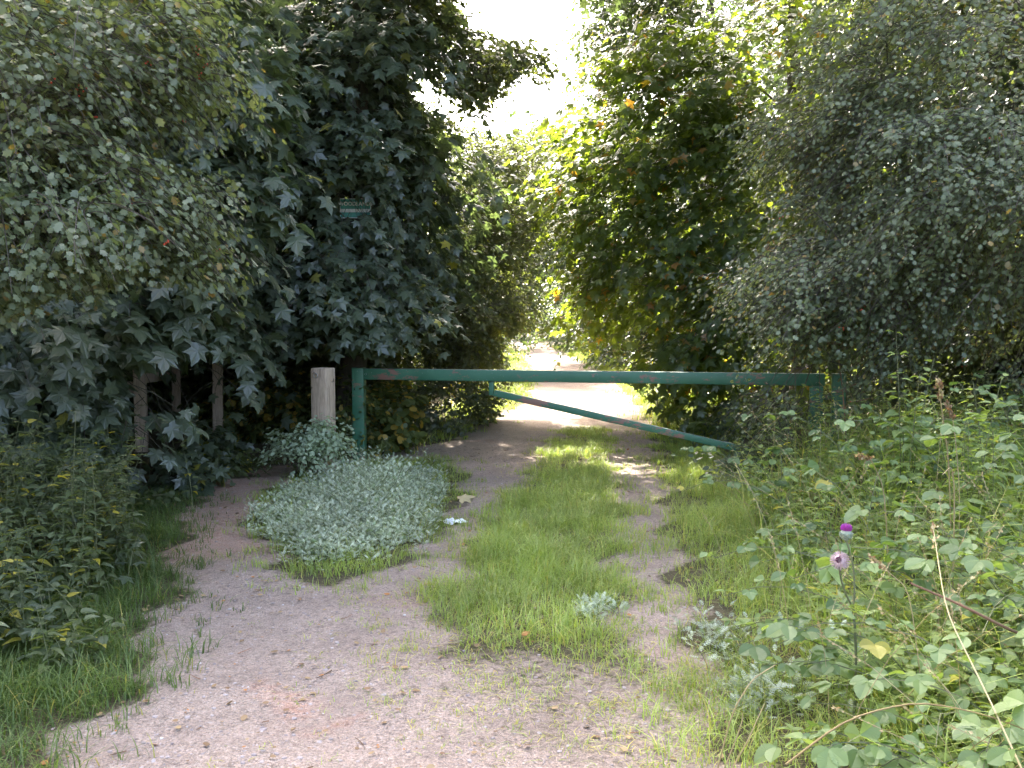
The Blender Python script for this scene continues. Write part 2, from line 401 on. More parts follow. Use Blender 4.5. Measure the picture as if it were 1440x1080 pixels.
def tree(name, label, cat, base, top, r, E, leafm, tmpl, size, zlow=2., keep=((SKY, 9), (TRACK, 6)), group=None, inner=.5, rl=.05, wob=.12, sat=.22, zmin=.4, **kw):
    base = np.array(base, float); t = thing(name, label, cat, base, group)
    mw = MB(); ml = MB(); tp = trunk_line(base - np.array([0, 0, .15]), top, 9, wob)
    rr = r * (1 - .75 * np.linspace(0, 1, 9)); rr[0] *= 1.45; rr[1] *= 1.08
    tube(mw, tp, rr, 12)
    if sat:
        E = list(E)
        for c, r_, n_ in list(E):
            for _ in range(3):
                d_ = nrm(rng.normal(size=3)); k_ = .3 + .2 * rng.random(); E.append((np.array(c) + d_ * np.array(r_) * (.9 + .3 * rng.random()), tuple(np.array(r_) * k_), max(2, int(n_ * sat * k_))))
    cl = sample_ell(E, inner, zmin)
    if keep is not None:
        for poly, j in keep: cl = cl[prune(cl, poly, 3)]
    grow(mw, list(tp), r, cl, zlow, rl)
    axis = tp[5]
    pos = foliage(cl, axis, ml, mw, tmpl, size, keep=keep, **kw)
    mw.build('trunk', M['bark'], t, True); ml.build('crown', M[leafm], t)
    return t, pos, cl

def copy_tree(o, loc, rz, sc, label=None, group=None):
    r = o.copy(); C.objects.link(r); r.location = loc; r.rotation_euler = (0, 0, rz); r.scale = (sc, sc, sc)
    if label: r['label'] = label
    if group: r['group'] = group
    for ch in list(o.children):
        c = ch.copy(); C.objects.link(c); c.parent = r
    return r

# ------------------------------------------------------------------ ground
def sm(a, lo, hi):
    t = np.clip((a - lo) / (hi - lo), 0, 1); return t * t * (3 - 2 * t)
def gz(x, y):
    x = np.asarray(x, float); y = np.asarray(y, float)
    z = .012 * np.sin(1.7 * x + .6 * y) + .01 * np.sin(3.1 * y - 1.3 * x) + .008 * np.sin(6.3 * x + 4.1 * y)
    z = z + .22 * sm(x, 1.5 + .04 * y, 3.6) * (1 - sm(y, 14, 22)) + .12 * sm(-x, 2.6, 4.5) * (1 - sm(y, 12, 20))
    return z
FOOT = gpoly([(-100, 1300), (60, 1110), (130, 1030), (205, 930), (240, 850), (255, 790), (258, 740), (268, 708), (310, 682), (370, 662), (450, 645), (560, 633), (655, 618),
              (665, 634), (600, 646), (520, 652), (440, 662), (405, 672), (385, 690), (368, 718), (368, 760), (388, 795), (430, 818), (505, 828), (560, 870), (560, 1000), (600, 1300)])
MAIN = gpoly([(505, 828), (560, 800), (610, 760), (640, 722), (655, 690), (645, 662), (630, 640), (650, 612), (700, 588), (745, 560), (750, 540), (744, 515), (732, 497), (700, 484), (640, 477), (640, 473), (720, 476), (775, 487), (815, 505), (860, 530), (892, 560), (916, 600),
              (925, 640), (940, 700), (955, 800), (975, 880), (1020, 960), (1050, 1110), (1100, 1300), (600, 1300), (560, 1000), (560, 870)])
ISLE = gpoly([(800, 604), (860, 604), (862, 640), (866, 700), (872, 800), (885, 880), (870, 930), (800, 955), (700, 935), (610, 905), (612, 850), (652, 795), (682, 748), (708, 708), (748, 660), (778, 625)])
FRONT = gpoly([(610, 905), (700, 930), (900, 900), (1000, 960), (1060, 1120), (600, 1120), (560, 1000), (500, 850)])
APR = [(-1.55, 3.3), (-1.9, 1.5), (-2.2, -3.5), (1.4, -3.5), (1.0, 1.5), (.95, 3.3)]
def soft(x, y, poly, r=.10, n=14, seed=3):
    g = np.random.default_rng(seed); acc = np.zeros(x.shape)
    wx = .09 * np.sin(5.1 * y + 2.3 * x) + .06 * np.sin(11 * y - 7 * x); wy = .09 * np.sin(4.7 * x - 1.9 * y) + .05 * np.sin(13 * x + 5 * y)
    for _ in range(n):
        dx, dy = g.normal(0, r, 2); m = False
        for pl_ in (poly if isinstance(poly[0], list) else [poly]): m = m | inpoly(x + wx + dx, y + wy + dy * 1.5, pl_)
        acc += m
    return acc / n
def gravel(x, y):
    a = soft(x, y, [FOOT, MAIN, APR]); isl = soft(x, y, ISLE, .16)
    return a, a * (1 - .85 * isl) * (1 - .5 * soft(x, y, FRONT, .3))
xs = np.unique(np.concatenate([np.linspace(-90, -12, 14), np.linspace(-12, -4, 17), np.linspace(-4, 4, 134), np.linspace(4, 12, 17), np.linspace(12, 90, 14)]))
ys = np.unique(np.concatenate([np.linspace(-30, 2, 12), np.linspace(2, 16, 200), np.linspace(16, 40, 110), np.linspace(40, 75, 60), np.linspace(75, 320, 22)]))
X, Y_ = np.meshgrid(xs, ys); fx, fy = X.ravel(), Y_.ravel()
on, g = gravel(fx, fy); V = np.stack([fx, fy, gz(fx, fy)], 1)
nx = len(xs); ii, jj = np.meshgrid(np.arange(nx - 1), np.arange(len(ys) - 1)); q = (jj * nx + ii).ravel()
Q = np.stack([q, q + 1, q + nx + 1, q + nx], 1)
inF = soft(fx, fy, FOOT) >= soft(fx, fy, MAIN)
fo = on[Q].mean(1) > .5; ff = inF[Q].mean(1) > .5
var = np.zeros((len(V), 3)); var[:, 0] = g
RED1 = gpoly([(235, 800), (245, 690), (400, 640), (400, 690), (372, 730), (340, 800)]); RED2 = gpoly([(345, 990), (350, 968), (410, 970), (410, 1000)]); RED3 = gpoly([(425, 1010), (500, 1005), (500, 1020), (430, 1025)])
var[:, 1] = np.clip(soft(fx, fy, RED1, .2) * .7 + soft(fx, fy, RED2, .05) + soft(fx, fy, RED3, .05) * .8, 0, 1)
for nm, sel in (('ground', ~fo), ('footpath', fo & ff), ('gravel_track', fo & ~ff)):
    F = Q[sel]; u, inv = np.unique(F, return_inverse=True)
    b = MB(); b.add(V[u], inv.reshape(F.shape), var[u]); tag(b.build(nm, M['ground'], smooth=True), kind='structure')

# loose stones
def scatter(n, y0, y1, x0=-4, x1=4):
    y = y0 + (y1 - y0) * rng.random(n) ** 1.5; x = x0 + (x1 - x0) * rng.random(n); return x, y
ICO = None
def pebbles(name, x, y, s):
    import bmesh
    bm = bmesh.new(); bmesh.ops.create_icosphere(bm, subdivisions=1, radius=1); TV = np.array([v.co[:] for v in bm.verts]); TF = np.array([[v.index for v in f.verts] for f in bm.faces]); bm.free()
    N = len(x); a = rng.random(N) * 6.28; sx = s * (.7 + .6 * rng.random(N)); sy = s * (.6 + .5 * rng.random(N)); szz = s * (.35 + .3 * rng.random(N))
    J = TV[None] * (1 + rng.normal(0, .16, (N, len(TV), 1)))
    lx = J[..., 0] * sx[:, None]; ly = J[..., 1] * sy[:, None]
    Vv = np.stack([x[:, None] + lx * np.cos(a)[:, None] - ly * np.sin(a)[:, None], y[:, None] + lx * np.sin(a)[:, None] + ly * np.cos(a)[:, None], gz(x, y)[:, None] + J[..., 2] * szz[:, None] + szz[:, None] * .3], -1)
    F = (np.arange(N) * len(TV))[:, None, None] + TF[None]; vr = np.zeros((N, 3)); vr[:, 0] = rng.random(N)
    b = MB(); b.add(Vv.reshape(-1, 3), F.reshape(-1, 3), np.repeat(vr, len(TV), 0)); return tag(b.build(name, M['stone'], smooth=False), kind='stuff')
x, y = scatter(30000, 3.0, 14); a_, gg = gravel(x, y); k = rng.random(len(x)) < gg ** 1.5
x, y = x[k], y[k]; pebbles('loose_gravel', x, y, .0022 + .010 * rng.random(len(x)) ** 5)

# ------------------------------------------------------------------ grass
def blades(mb, x, y, h, w, lean=.5, odd=.06, base=None):
    N = len(x); a = rng.random(N) * 6.283; d = np.stack([np.cos(a), np.sin(a)], 1); p = np.stack([-d[:, 1], d[:, 0]], 1)
    ln = lean * (.35 + 1.5 * rng.random(N) ** 1.3); z0 = gz(x, y) if base is None else base
    s = np.array([0, .38, .72, 1.]); ww = np.array([1, .85, .55, 0]) * .5
    cx = x[:, None] + d[:, :1] * (ln * h)[:, None] * s ** 2; cy = y[:, None] + d[:, 1:] * (ln * h)[:, None] * s ** 2
    cz = z0[:, None] + h[:, None] * (s - .32 * ln[:, None] * s ** 3)
    Lft = np.stack([cx - p[:, :1] * w[:, None] * ww, cy - p[:, 1:] * w[:, None] * ww, cz], -1); Rgt = np.stack([cx + p[:, :1] * w[:, None] * ww, cy + p[:, 1:] * w[:, None] * ww, cz], -1)
    Vv = np.concatenate([Lft[:, :3], Rgt], 1)  # 0,1,2 left ; 3,4,5,6 right(tip)
    F = np.array([[0, 3, 4], [0, 4, 1], [1, 4, 5], [1, 5, 2], [2, 5, 6]]); F = (np.arange(N) * 7)[:, None, None] + F[None]
    vr = np.zeros((N, 3)); vr[:, 0] = rng.random(N); vr[:, 1] = (rng.random(N) < odd) * (.5 + .5 * rng.random(N))
    mb.add(Vv.reshape(-1, 3), F.reshape(-1, 3), np.repeat(vr, 7, 0))
def tufts(mb, poly, dens, h, w=.004, per=9, lean=.55, odd=.06, sp=.03, fade=.18, clear=None, hvar=.5):
    lean = lean * 1.35; P = np.array(poly); x0, y0 = P.min(0) - .2; x1, y1 = P.max(0) + .2
    n = int((x1 - x0) * (y1 - y0) * dens); x = x0 + (x1 - x0) * rng.random(n); y = y0 + (y1 - y0) * rng.random(n)
    m = soft(x, y, poly, fade)
    if clear is not None: m = m * clear(x, y)
    lump = .5 + .5 * np.sin(2.9 * x + 1.7 * np.sin(2.3 * y)) * np.sin(3.3 * y + 1.3 * np.sin(1.9 * x))
    k = rng.random(n) < m * (.45 + .55 * lump); x, y, m, lump = x[k], y[k], m[k], lump[k]
    hh = h * (.45 + .55 * m) * (.7 + .5 * lump)
    X = np.repeat(x, per) + rng.normal(0, sp, len(x) * per); Yy = np.repeat(y, per) + rng.normal(0, sp, len(x) * per)
    H = np.repeat(hh, per) * (1 - hvar + hvar * 1.3 * rng.random(len(X)))
    blades(mb, X, Yy, H, w * (.6 + .8 * rng.random(len(X))), lean, odd)
nograv = lambda x, y: (1 - gravel(x, y)[0] * .97)
b = MB()
tufts(b, ISLE, 330, .125, .0042, 10, .6, .05, .03, .08)                                       # strip between the wheel ruts
tufts(b, gpoly([(700, 690), (860, 690), (885, 760), (880, 850), (710, 850), (680, 790)]), 280, .19, .0045, 10, .7, .06)
tufts(b, gpoly([(560, 880), (640, 870), (700, 930), (640, 960), (580, 930)]), 170, .12, .0035, 8, .8, .55)   # dry tuft
b2 = MB()
tufts(b2, FRONT, 120, .055, .003, 8, .8, .3, .025, .3)
tufts(b2, gpoly([(420, 800), (560, 800), (640, 740), (560, 900), (500, 900)]), 80, .05, .003, 8, .8, .25, .025, .2)
tufts(b2, gpoly([(500, 800), (530, 800), (530, 835), (500, 835)]), 200, .13, .004, 10, .5, .05)
tufts(b2, gpoly([(880, 640), (935, 640), (960, 880), (880, 880)]), 22, .06, .003, 7, .8, .2)
tufts(b2, FRONT, 130, .035, .0035, 7, 1.6, .6, .04, .35)
tufts(b2, ISLE, 120, .05, .0035, 7, 1.8, .95, .05)
tufts(b2, gpoly([(380, 820), (1040, 860), (1060, 1110), (350, 1110)]), 14, .035, .0028, 6, .8, .3, .03, .3)
b3 = MB()
RV = gpoly([(925, 600), (1000, 620), (1080, 690), (1120, 800), (1100, 960), (1060, 1120), (1010, 1080), (990, 900), (972, 800), (955, 700)])
tufts(b3, gpoly([(985, 960), (1100, 960), (1250, 1000), (1350, 1120), (1020, 1120), (1000, 1040)]), 330, .22, .0045, 9, .8, .1)
tufts(b3, RV, 330, .13, .004, 9, .6, .08)
tufts(b3, gpoly([(960, 640), (1040, 640), (1150, 800), (1200, 1000), (1100, 1120), (1010, 1080), (980, 800)]), 200, .22, .0045, 9, .7, .1)
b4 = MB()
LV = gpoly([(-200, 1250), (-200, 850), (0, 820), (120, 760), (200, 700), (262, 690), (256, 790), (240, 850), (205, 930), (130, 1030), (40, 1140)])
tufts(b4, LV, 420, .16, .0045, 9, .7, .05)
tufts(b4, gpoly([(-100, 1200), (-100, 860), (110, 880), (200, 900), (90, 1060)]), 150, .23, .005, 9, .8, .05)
b5 = MB()
tufts(b5, gpoly([(385, 720), (385, 780), (440, 805), (540, 795), (620, 745), (620, 680), (480, 690)]), 26, .36, .0045, 7, .9, .35)
tufts(b5, gpoly([(362, 700), (362, 770), (390, 805), (440, 825), (540, 812), (612, 762), (638, 715), (645, 650), (630, 640), (600, 650), (480, 655), (400, 680)]), 380, .12, .004, 9, .6, .05)
b6 = MB()
tufts(b6, gpoly([(640, 630), (700, 592), (745, 562), (757, 540), (746, 512), (700, 495), (690, 540), (600, 600), (560, 628)]), 90, .20, .008, 8, .6, .05, .05, .2, nograv)
tufts(b6, gpoly([(908, 600), (880, 560), (850, 530), (812, 505), (780, 487), (900, 487), (1000, 540), (1060, 620), (960, 640)]), 110, .24, .008, 8, .6, .15, .05, .2, nograv)
tufts(b6, gpoly([(740, 484), (690, 482), (640, 500), (700, 520), (745, 510)]), 14, .3, .02, 8, .6, .2, .15, .3, nograv)
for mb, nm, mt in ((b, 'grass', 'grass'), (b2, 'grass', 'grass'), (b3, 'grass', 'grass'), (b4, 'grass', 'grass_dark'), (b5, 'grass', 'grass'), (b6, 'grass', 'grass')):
    tag(mb.build(nm, M[mt]), kind='stuff')

# fallen leaves
x, y = scatter(2600, 3.2, 13, -3.5, 3.2); N = len(x)
b = MB(); a = rng.random(N) * 6.28
leaves(b, T_OVATE, np.stack([x, y, gz(x, y) + .008 + .01 * rng.random(N)], 1), np.stack([np.cos(a), np.sin(a), rng.normal(0, .15, N)], 1), np.array([0, 0, 1.]) + rng.normal(0, .25, (N, 3)), .012 + .03 * rng.random(N) ** 2.5, None, (rng.random(N) < .12) * 1.)
tag(b.build('leaf_litter', M['litter']), kind='stuff')
x, y = scatter(130, 3.2, 12, -3, 2.2); N = len(x); a = rng.random(N) * 6.28; L = .03 + .09 * rng.random(N) ** 2; q0 = np.stack([x, y, gz(x, y) + .006], 1); dd = np.stack([np.cos(a), np.sin(a), 0 * a], 1)
b = MB(); tubes3(b, np.stack([q0, q0 + dd * L[:, None] * .5 + rng.normal(0, .004, (N, 3)) * [1, 1, .3], q0 + dd * L[:, None] + [0, 0, .004]], 1), .0028, .0015); tag(b.build('fallen_twigs', M['brown_stem']), kind='stuff')
def oneleaf(name, label, cat, u, v, size, mat, odd=0., tm=T_MAPLE, curl=.4):
    p = G(u, v); p[2] = gz(p[0], p[1]) + .03; b = MB()
    leaves(b, tm, np.array([p]), np.array([[.9, .3, .15]]), np.array([[0, -curl, 1.]]), size, np.array([.9]), np.array([odd]))
    o = b.build(name, mat, origin=p); sol = o.modifiers.new('t', 'SOLIDIFY'); sol.thickness = .002; tag(o, label, cat)
oneleaf('fallen_leaf', 'large curled tan dead leaf lying beside the silver leaved patch on the track', 'leaf', 645, 706, .15, M['dry'])
oneleaf('fallen_leaf', 'small orange dead leaf lying in the grass between the ruts', 'leaf', 733, 905, .05, M['litter'], 1., T_OVATE)
# scrap of white litter
p = G(636, 734); b = MB(); t = np.linspace(0, 6.283, 13)[:-1]
r = .075 * (1 + .35 * np.sin(3 * t + 1)); ring = np.stack([p[0] + 1.3 * r * np.cos(t), p[1] + .8 * r * np.sin(t), gz(p[0], p[1]) + .012 + .01 * np.sin(5 * t)], 1)
top = ring * [1, 1, 1]; top = p + (top - p) * .6; top[:, 2] = gz(p[0], p[1]) + .03 + .012 * np.cos(4 * t); Vv = np.concatenate([ring, top, [[p[0], p[1], gz(p[0], p[1]) + .022]]])
n = 12; F4 = np.array([[i, (i + 1) % n, n + (i + 1) % n, n + i] for i in range(n)]); b.add(Vv, F4); b.F.append(np.array([[n + i, n + (i + 1) % n, 2 * n] for i in range(n)]))
tag(b.build('litter', M['white'], origin=p), 'crumpled white scrap of plastic lying in the left wheel rut', 'litter')
p = G(680, 748)

# ------------------------------------------------------------------ green single-bar gate
pl = G(506, 648); pr = G(1146, 669); pl[2] = pr[2] = 0
dv = pr - pl; Lg = np.linalg.norm(dv); ang = math.atan2(dv[1], dv[0]); ex = dv / Lg; ey = np.array([-ex[1], ex[0], 0])
gt = thing('barrier_gate', 'green painted steel single bar gate with a diagonal brace across the track', 'gate', pr)
ZT = 1.045
def gp(s, z, off=0): return pl + ex * s + ey * off + np.array([0, 0, z])
b = MB(); s0, s1 = .072, Lg + .075
box(b, gp((s0 + s1) / 2, ZT - .062), (s1 - s0, .1, .124), ang, .008, 0, 0, 12); b.build('top_bar', M['paint'], gt, True)
b = MB(); zb = .06; box(b, gp(Lg - .005, (zb + ZT - .126) / 2), (.13, .094, ZT - .126 - zb), ang, .006, 0, 0, 6); b.build('hinge_upright', M['paint'], gt, True)
S1 = ((702 - 506) / 640) * Lg * 1.015
b = MB(); box(b, gp(S1, ZT - .126 - .075), (.055, .05, .15), ang, .004); b.build('stub', M['paint'], gt, True)
def beam(mb, a, c, w, d, bev=.005):
    a = np.array(a); c = np.array(c); L = np.linalg.norm(c - a); m = (a + c) / 2
    h = c - a; yaw = math.atan2(h[1], h[0]); pit = -math.atan2(h[2], np.hypot(h[0], h[1]))
    box(mb, m, (L, d, w), yaw, bev, 0, pit, 8)
b = MB(); beam(b, gp(S1 + .03, ZT - .126 - .125), gp(Lg - .075, .12), .07, .05); b.build('diagonal_brace', M['paint'], gt, True)
for z in (.25, .8): b = MB(); box(b, gp(Lg + .105, z), (.07, .03, .04), ang, .003); b.build('hinge', M['paint'], gt, True)
hp = gp(Lg + .21, 0)
for s_, z_ in ((Lg - .005, ZT - .03), (Lg - .005, ZT - .095), (.10, ZT - .062)):
    b = MB(); c_ = gp(s_, z_, -.05); tube(b, np.array([c_, c_ - ey * .004, c_ - ey * .011]), np.array([.013, .013, .012]), 6); b.build('bolt', M['steel'], gt)
t = thing('hinge_post', 'green steel post in the nettles that the bar gate hangs from', 'post', hp)
b = MB(); box(b, hp + [0, 0, .5], (.13, .13, 1.07), ang, .008, 0, 0, 6); b.build('shaft', M['paint'], t, True)
b = MB(); box(b, hp + [0, 0, 1.04], (.136, .136, .012), ang, .003); b.build('cap', M['paint'], t, True)
lp = gp(0, 0)
t = thing('latch_post', 'green steel post on which the free end of the bar gate rests', 'post', lp)
b = MB(); box(b, lp + [0, 0, .5], (.135, .12, 1.085), ang + .12, .008, 0, 0, 6); b.build('shaft', M['paint'], t, True)
b = MB(); box(b, lp + [0, 0, 1.047], (.142, .127, .01), ang + .12, .003); b.build('cap', M['paint'], t, True)

# ------------------------------------------------------------------ square timber post
wp = G(456, 668); wp[2] = 0
t = thing('wooden_post', 'thick square weathered timber post standing alone between the footpath and the green gate', 'post', wp)
b = MB(); box(b, wp + [0, 0, .51], (.185, .175, 1.18), -.42, .013, 0, 0, 10); b.build('shaft', M['post'], t, True)
fd = np.array([math.sin(-.42), -math.cos(-.42), 0.]); fs = np.array([math.cos(-.42), math.sin(-.42), 0])
b = MB(); cpt = wp + np.array([0, 0, 1.03]) + fd * .092 - fs * .02
a = np.linspace(0, 2 * np.pi, 17); tube(b, np.array([cpt + fs * .022 * math.cos(q) + np.array([0, 0, .022 * math.sin(q) - .004]) + fd * .006 for q in a]), .004, 6)
tube(b, np.array([cpt + fs * .0 + np.array([0, 0, .016]), cpt + fd * .02 + np.array([0, 0, .018])]), .007, 8)
tube(b, np.array([cpt - fs * .03 + np.array([0, 0, .03]), cpt - fs * .03 + fd * .009 + np.array([0, 0, .03])]), .008, 8)
b.build('ring_bolt', M['steel'], t, True)

# ------------------------------------------------------------------ old post-and-rail fence
A = G(200, 648); A[2] = 0
Bp = W(249, 600, 12.6); Cp = W(153, 600, 13.0); Dp = W(307, 600, 11.7); zt = 1.08
for q in (Bp, Cp, Dp): q[2] = 0
ft = thing('rail_fence', 'old timber post and rail fence half hidden in leaves left of the footpath', 'fence', A)
for q, w, h in ((A, .13, 1.07), (Bp, .11, 1.13), (Cp, .12, .98), (Dp, .12, 1.12)):
    b = MB(); box(b, q + [0, 0, h / 2 - .05], (w, w * .85, h + .1), .2 + .1 * rng.random(), .008, rng.normal(0, .01), rng.normal(0, .01), 8); b.build('fence_post', M['fence'], ft, True)
def rail(a, c, z0, z1, w=.09, ext0=0, ext1=0):
    a = np.array([a[0], a[1], z0]); c = np.array([c[0], c[1], z1]); d = nrm(c - a); b = MB(); beam(b, a - d * ext0, c + d * ext1, w, .04, .004); b.build('rail', M['fence'], ft, True)
off = np.array([0, .07, 0])
rail(A + off, Bp - off, .925, .865, .11, .05, .9); rail(A + off + [-.03, 0, 0], Cp - off, .80, .78, .12, 0, .2)

# ------------------------------------------------------------------ near trees, left
def tall(Y, u, n): return None
# big sycamore that carries the sign
sb = W(489, 500, 12.0); sb[2] = 0
E = [ell(440, 130, 12.4, 150, 150, 1.6, 60), ell(500, 60, 12.0, 70, 110, 1.0, 30), ell(490, 390, 11.0, 34, 60, .3, 14), ell(490, 240, 11.6, 20, 20, .15, 3), ell(450, 220, 13.9, 50, 80, .4, 14), ell(350, 260, 11.6, 120, 120, 1.3, 34), ell(520, 200, 12.6, 90, 120, 1.2, 26), ell(400, 420, 11.9, 130, 55, 1.0, 24), ell(560, 260, 13, 100, 70, 1.1, 22), ell(455, 350, 12.4, 150, 50, .9, 18),
     ((-2.6, 12.3, 7.2), (3.0, 3.2, 2.2), 90), ((-1.2, 11.6, 9.6), (3.2, 3.6, 2.4), 200), ((-.8, 10.6, 8.4), (2.6, 2.4, 1.0), 90), ((-2.6, 11.2, 9.4), (2.3, 2.4, 1.0), 100), ((.7, 11.8, 8.0), (2.2, 3.0, 1.6), 90)]  # crown above the view, with extra clumps added to shade the foreground
SIGN = [(478, 258), (506, 258), (508, 276), (530, 276), (530, 298), (508, 300), (502, 308), (472, 308)]
tree('sycamore_tree', 'broad sycamore with the small green sign on its trunk, left of the gate', 'tree', sb, sb + [.2, .6, 9.5], .17, E, 'maple', T_MAPLE_S, .145, 2.4, keep=((SKY, 9), (TRACK, 6), (SIGN, 4), ([(425, 492), (800, 492), (800, 660), (425, 660)], 3)), twigs=7, per=9, tl=.6, droop=.3, flat=1.15, nz=.35, cr=.3, odd=.012)
# sycamore over the fence, nearer
FEN = [(168, 500), (275, 498), (334, 490), (334, 600), (290, 600), (286, 572), (226, 578), (222, 655), (174, 655)]
sb2 = np.array([-5.6, 9.3, 0])
E = [ell(110, 480, 8.0, 110, 60, .7, 26), ell(215, 440, 8.6, 90, 70, .8, 24), ell(60, 560, 8.0, 90, 60, .6, 16), ell(240, 250, 8.8, 110, 110, .9, 34), ell(60, 300, 8.8, 120, 200, 1.0, 40), ell(255, 80, 9.0, 130, 110, 1.0, 34), ((-4.9, 9.2, 5.6), (2.4, 2.4, 1.8), 60)]
tree('sycamore_tree', 'near sycamore with large grey green leaves hanging over the rail fence', 'tree', sb2, sb2 + [.6, -.3, 7], .15, E, 'maple', T_MAPLE, .16, 1.5, twigs=6, per=8, tl=.5, droop=.4, flat=1.0, nz=.35, cr=.22, odd=.008,
     keep=((SKY, 9), (TRACK, 6), (FEN, 3), (SIGN, 3)))
# hawthorn, top left, with berries
LOWL = [(-400, 470), (20, 455), (80, 400), (130, 430), (200, 370), (330, 420), (330, 900), (-400, 900)]
hb = np.array([-4.6, 5.6, 0])
E = [ell(60, 60, 5.6, 130, 110, .8, 32), ell(150, 210, 5.9, 110, 120, .6, 28), ell(225, 60, 6.0, 46, 80, .3, 10), ell(60, 280, 5.4, 120, 120, .6, 32), ell(215, 340, 6.0, 50, 70, .3, 14), ell(-120, 300, 5.4, 150, 260, 1.0, 60), ((-3.2, 6.0, 4.6), (1.7, 1.6, 1.0), 50)]
ht, hpos, hcl = tree('hawthorn_tree', 'hawthorn with small lobed leaves and red berries overhanging the upper left', 'tree', hb, hb + [.5, .2, 4.8], .09, E, 'haw', T_HAW, .048, .9, twigs=11, per=15, tl=.36, droop=.6, flat=.9, nz=.5, cr=.11, odd=.02, wob=.2, inner=.3, zf=.38, keep=((SKY, 9), (TRACK, 6), (LOWL, 14)))
sel = hpos[rng.choice(len(hpos), 90)]
def spheres(mb, P, r, sub=1):
    import bmesh
    bm = bmesh.new(); bmesh.ops.create_icosphere(bm, subdivisions=sub, radius=1); TV = np.array([v.co[:] for v in bm.verts]); TF = np.array([[v.index for v in f.verts] for f in bm.faces]); bm.free()
    N = len(P); Vv = P[:, None] + TV[None] * np.broadcast_to(r, (N,))[:, None, None]; F = (np.arange(N) * len(TV))[:, None, None] + TF[None]
    mb.add(Vv.reshape(-1, 3), F.reshape(-1, 3))
b = MB(); PP = np.repeat(sel, 4, 0) + rng.normal(0, .016, (len(sel) * 4, 3)); spheres(b, PP, .0065); tag(b.build('berries', M['berry'], ht, True), kind='stuff')

# dark small-leaved tree between the sycamore and the track, and the high limb over the sky
db = W(560, 500, 16.5); db[2] = 0
E = [ell(640, 250, 15.5, 90, 70, 1.2, 46), ell(590, 330, 15.0, 110, 80, 1.2, 56), ell(620, 430, 15.0, 100, 70, 1.0, 52), ell(690, 330, 15.6, 46, 120, .9, 36), ell(560, 460, 14.6, 120, 50, 1.0, 34), ell(690, 440, 15.6, 30, 60, .7, 16), ell(640, 505, 15, 70, 26, .8, 18), ell(700, 225, 16.5, 60, 36, .8, 16)]
tree('hornbeam_tree', 'dark dense small leaved tree at the left edge of the track beyond the gate', 'tree', db, db + [.3, 0, 5.0], .12, E, 'dark', T_DIA, .072, .6, twigs=9, per=16, tl=.42, droop=.3, cr=.22, nz=.6, odd=.012, twr=.005)
ob = W(520, 500, 15.2); ob[2] = 0
E = [ell(590, 70, 13.5, 90, 100, 1.3, 60), ell(680, 95, 13.4, 90, 30, .7, 19), ell(655, 130, 13.4, 40, 36, .6, 9), ell(540, 10, 13.5, 80, 60, 1.2, 30), ((-1.0, 13, 8.6), (2.3, 3, 2.2), 80), ((-.3, 10.5, 8.6), (2.2, 2.6, 1.3), 120), ((.2, 9.4, 7.8), (3.2, 1.6, 1.0), 110)]  # last clumps hang out of view, added to block sun from the foreground
SKY2 = [(652, -90), (650, 10), (668, 40), (705, 52), (745, 58), (785, 95), (765, 118), (715, 112), (712, 130), (680, 150), (676, 190), (735, 182), (790, 150), (812, 110), (818, 60), (812, 20), (826, -90)]
SKY3 = [(562, 128), (596, 105), (640, 140), (660, 165), (690, 190), (596, 160)]
tree('oak_tree', 'tall dark tree whose leafy limb reaches across the bright sky', 'tree', ob, ob + [.3, -.5, 9.3], .19, E, 'dark', T_DIA, .085, 3.4, keep=((SKY2, 8), (SKY3, 8), (TRACK, 6), (SIGN, 3)), twigs=8, per=14, tl=.45, droop=.3, cr=.24, nz=.6, odd=.01, twr=.006)

# ------------------------------------------------------------------ near trees, right
rb = W(1130, 500, 14.5); rb[2] = 0
E = [ell(940, 160, 13.5, 110, 130, .9, 46), ell(1080, 120, 13.2, 130, 140, 1.2, 46), ell(950, 330, 13.5, 90, 100, .6, 26), ell(1050, 370, 13.2, 110, 110, .6, 28), ell(1000, 490, 13.0, 100, 50, .6, 18), ell(860, 270, 14.5, 70, 110, 1.0, 32), ell(870, 400, 15, 50, 60, .8, 18), ell(1060, 590, 12.6, 90, 40, .7, 14),
     ((3.6, 11.6, 7.8), (2.4, 2.2, 2.2), 70), ((2.2, 11.2, 8.8), (2.0, 2.8, 1.6), 100)]  # unseen overhead clumps, put in to keep sun off the right foreground
tree('sycamore_tree', 'sycamore with sunlit yellow green leaves, right of the track behind the gate', 'tree', rb, rb + [-.3, -.3, 9.5], .18, E, 'maple_bright', T_MAPLE_S, .14, 1.2, twigs=6, per=9, tl=.6, droop=.3, flat=1.1, nz=.4, cr=.3, odd=.035)
ab = W(1000, 500, 17); ab[2] = 0
E = [ell(900, 40, 15.5, 80, 90, 1.3, 44), ell(850, 40, 15.5, 34, 80, .8, 14), ell(860, 190, 17, 60, 70, 1.0, 28), ell(1000, 10, 15, 100, 80, 1.5, 40), ell(800, 215, 19, 60, 45, 1.0, 20)]
tree('ash_tree', 'small leaved tree with browning tips at the right edge of the bright sky', 'tree', ab, ab + [-.4, -.4, 9], .16, E, 'far', T_DIA, .085, 2.6, keep=((SKY_R, 9), (TRACK, 6)), twigs=8, per=14, tl=.45, droop=.3, cr=.25, nz=.6, odd=.05, twr=.006)
gb = np.array([4.75, 8.6, .1])
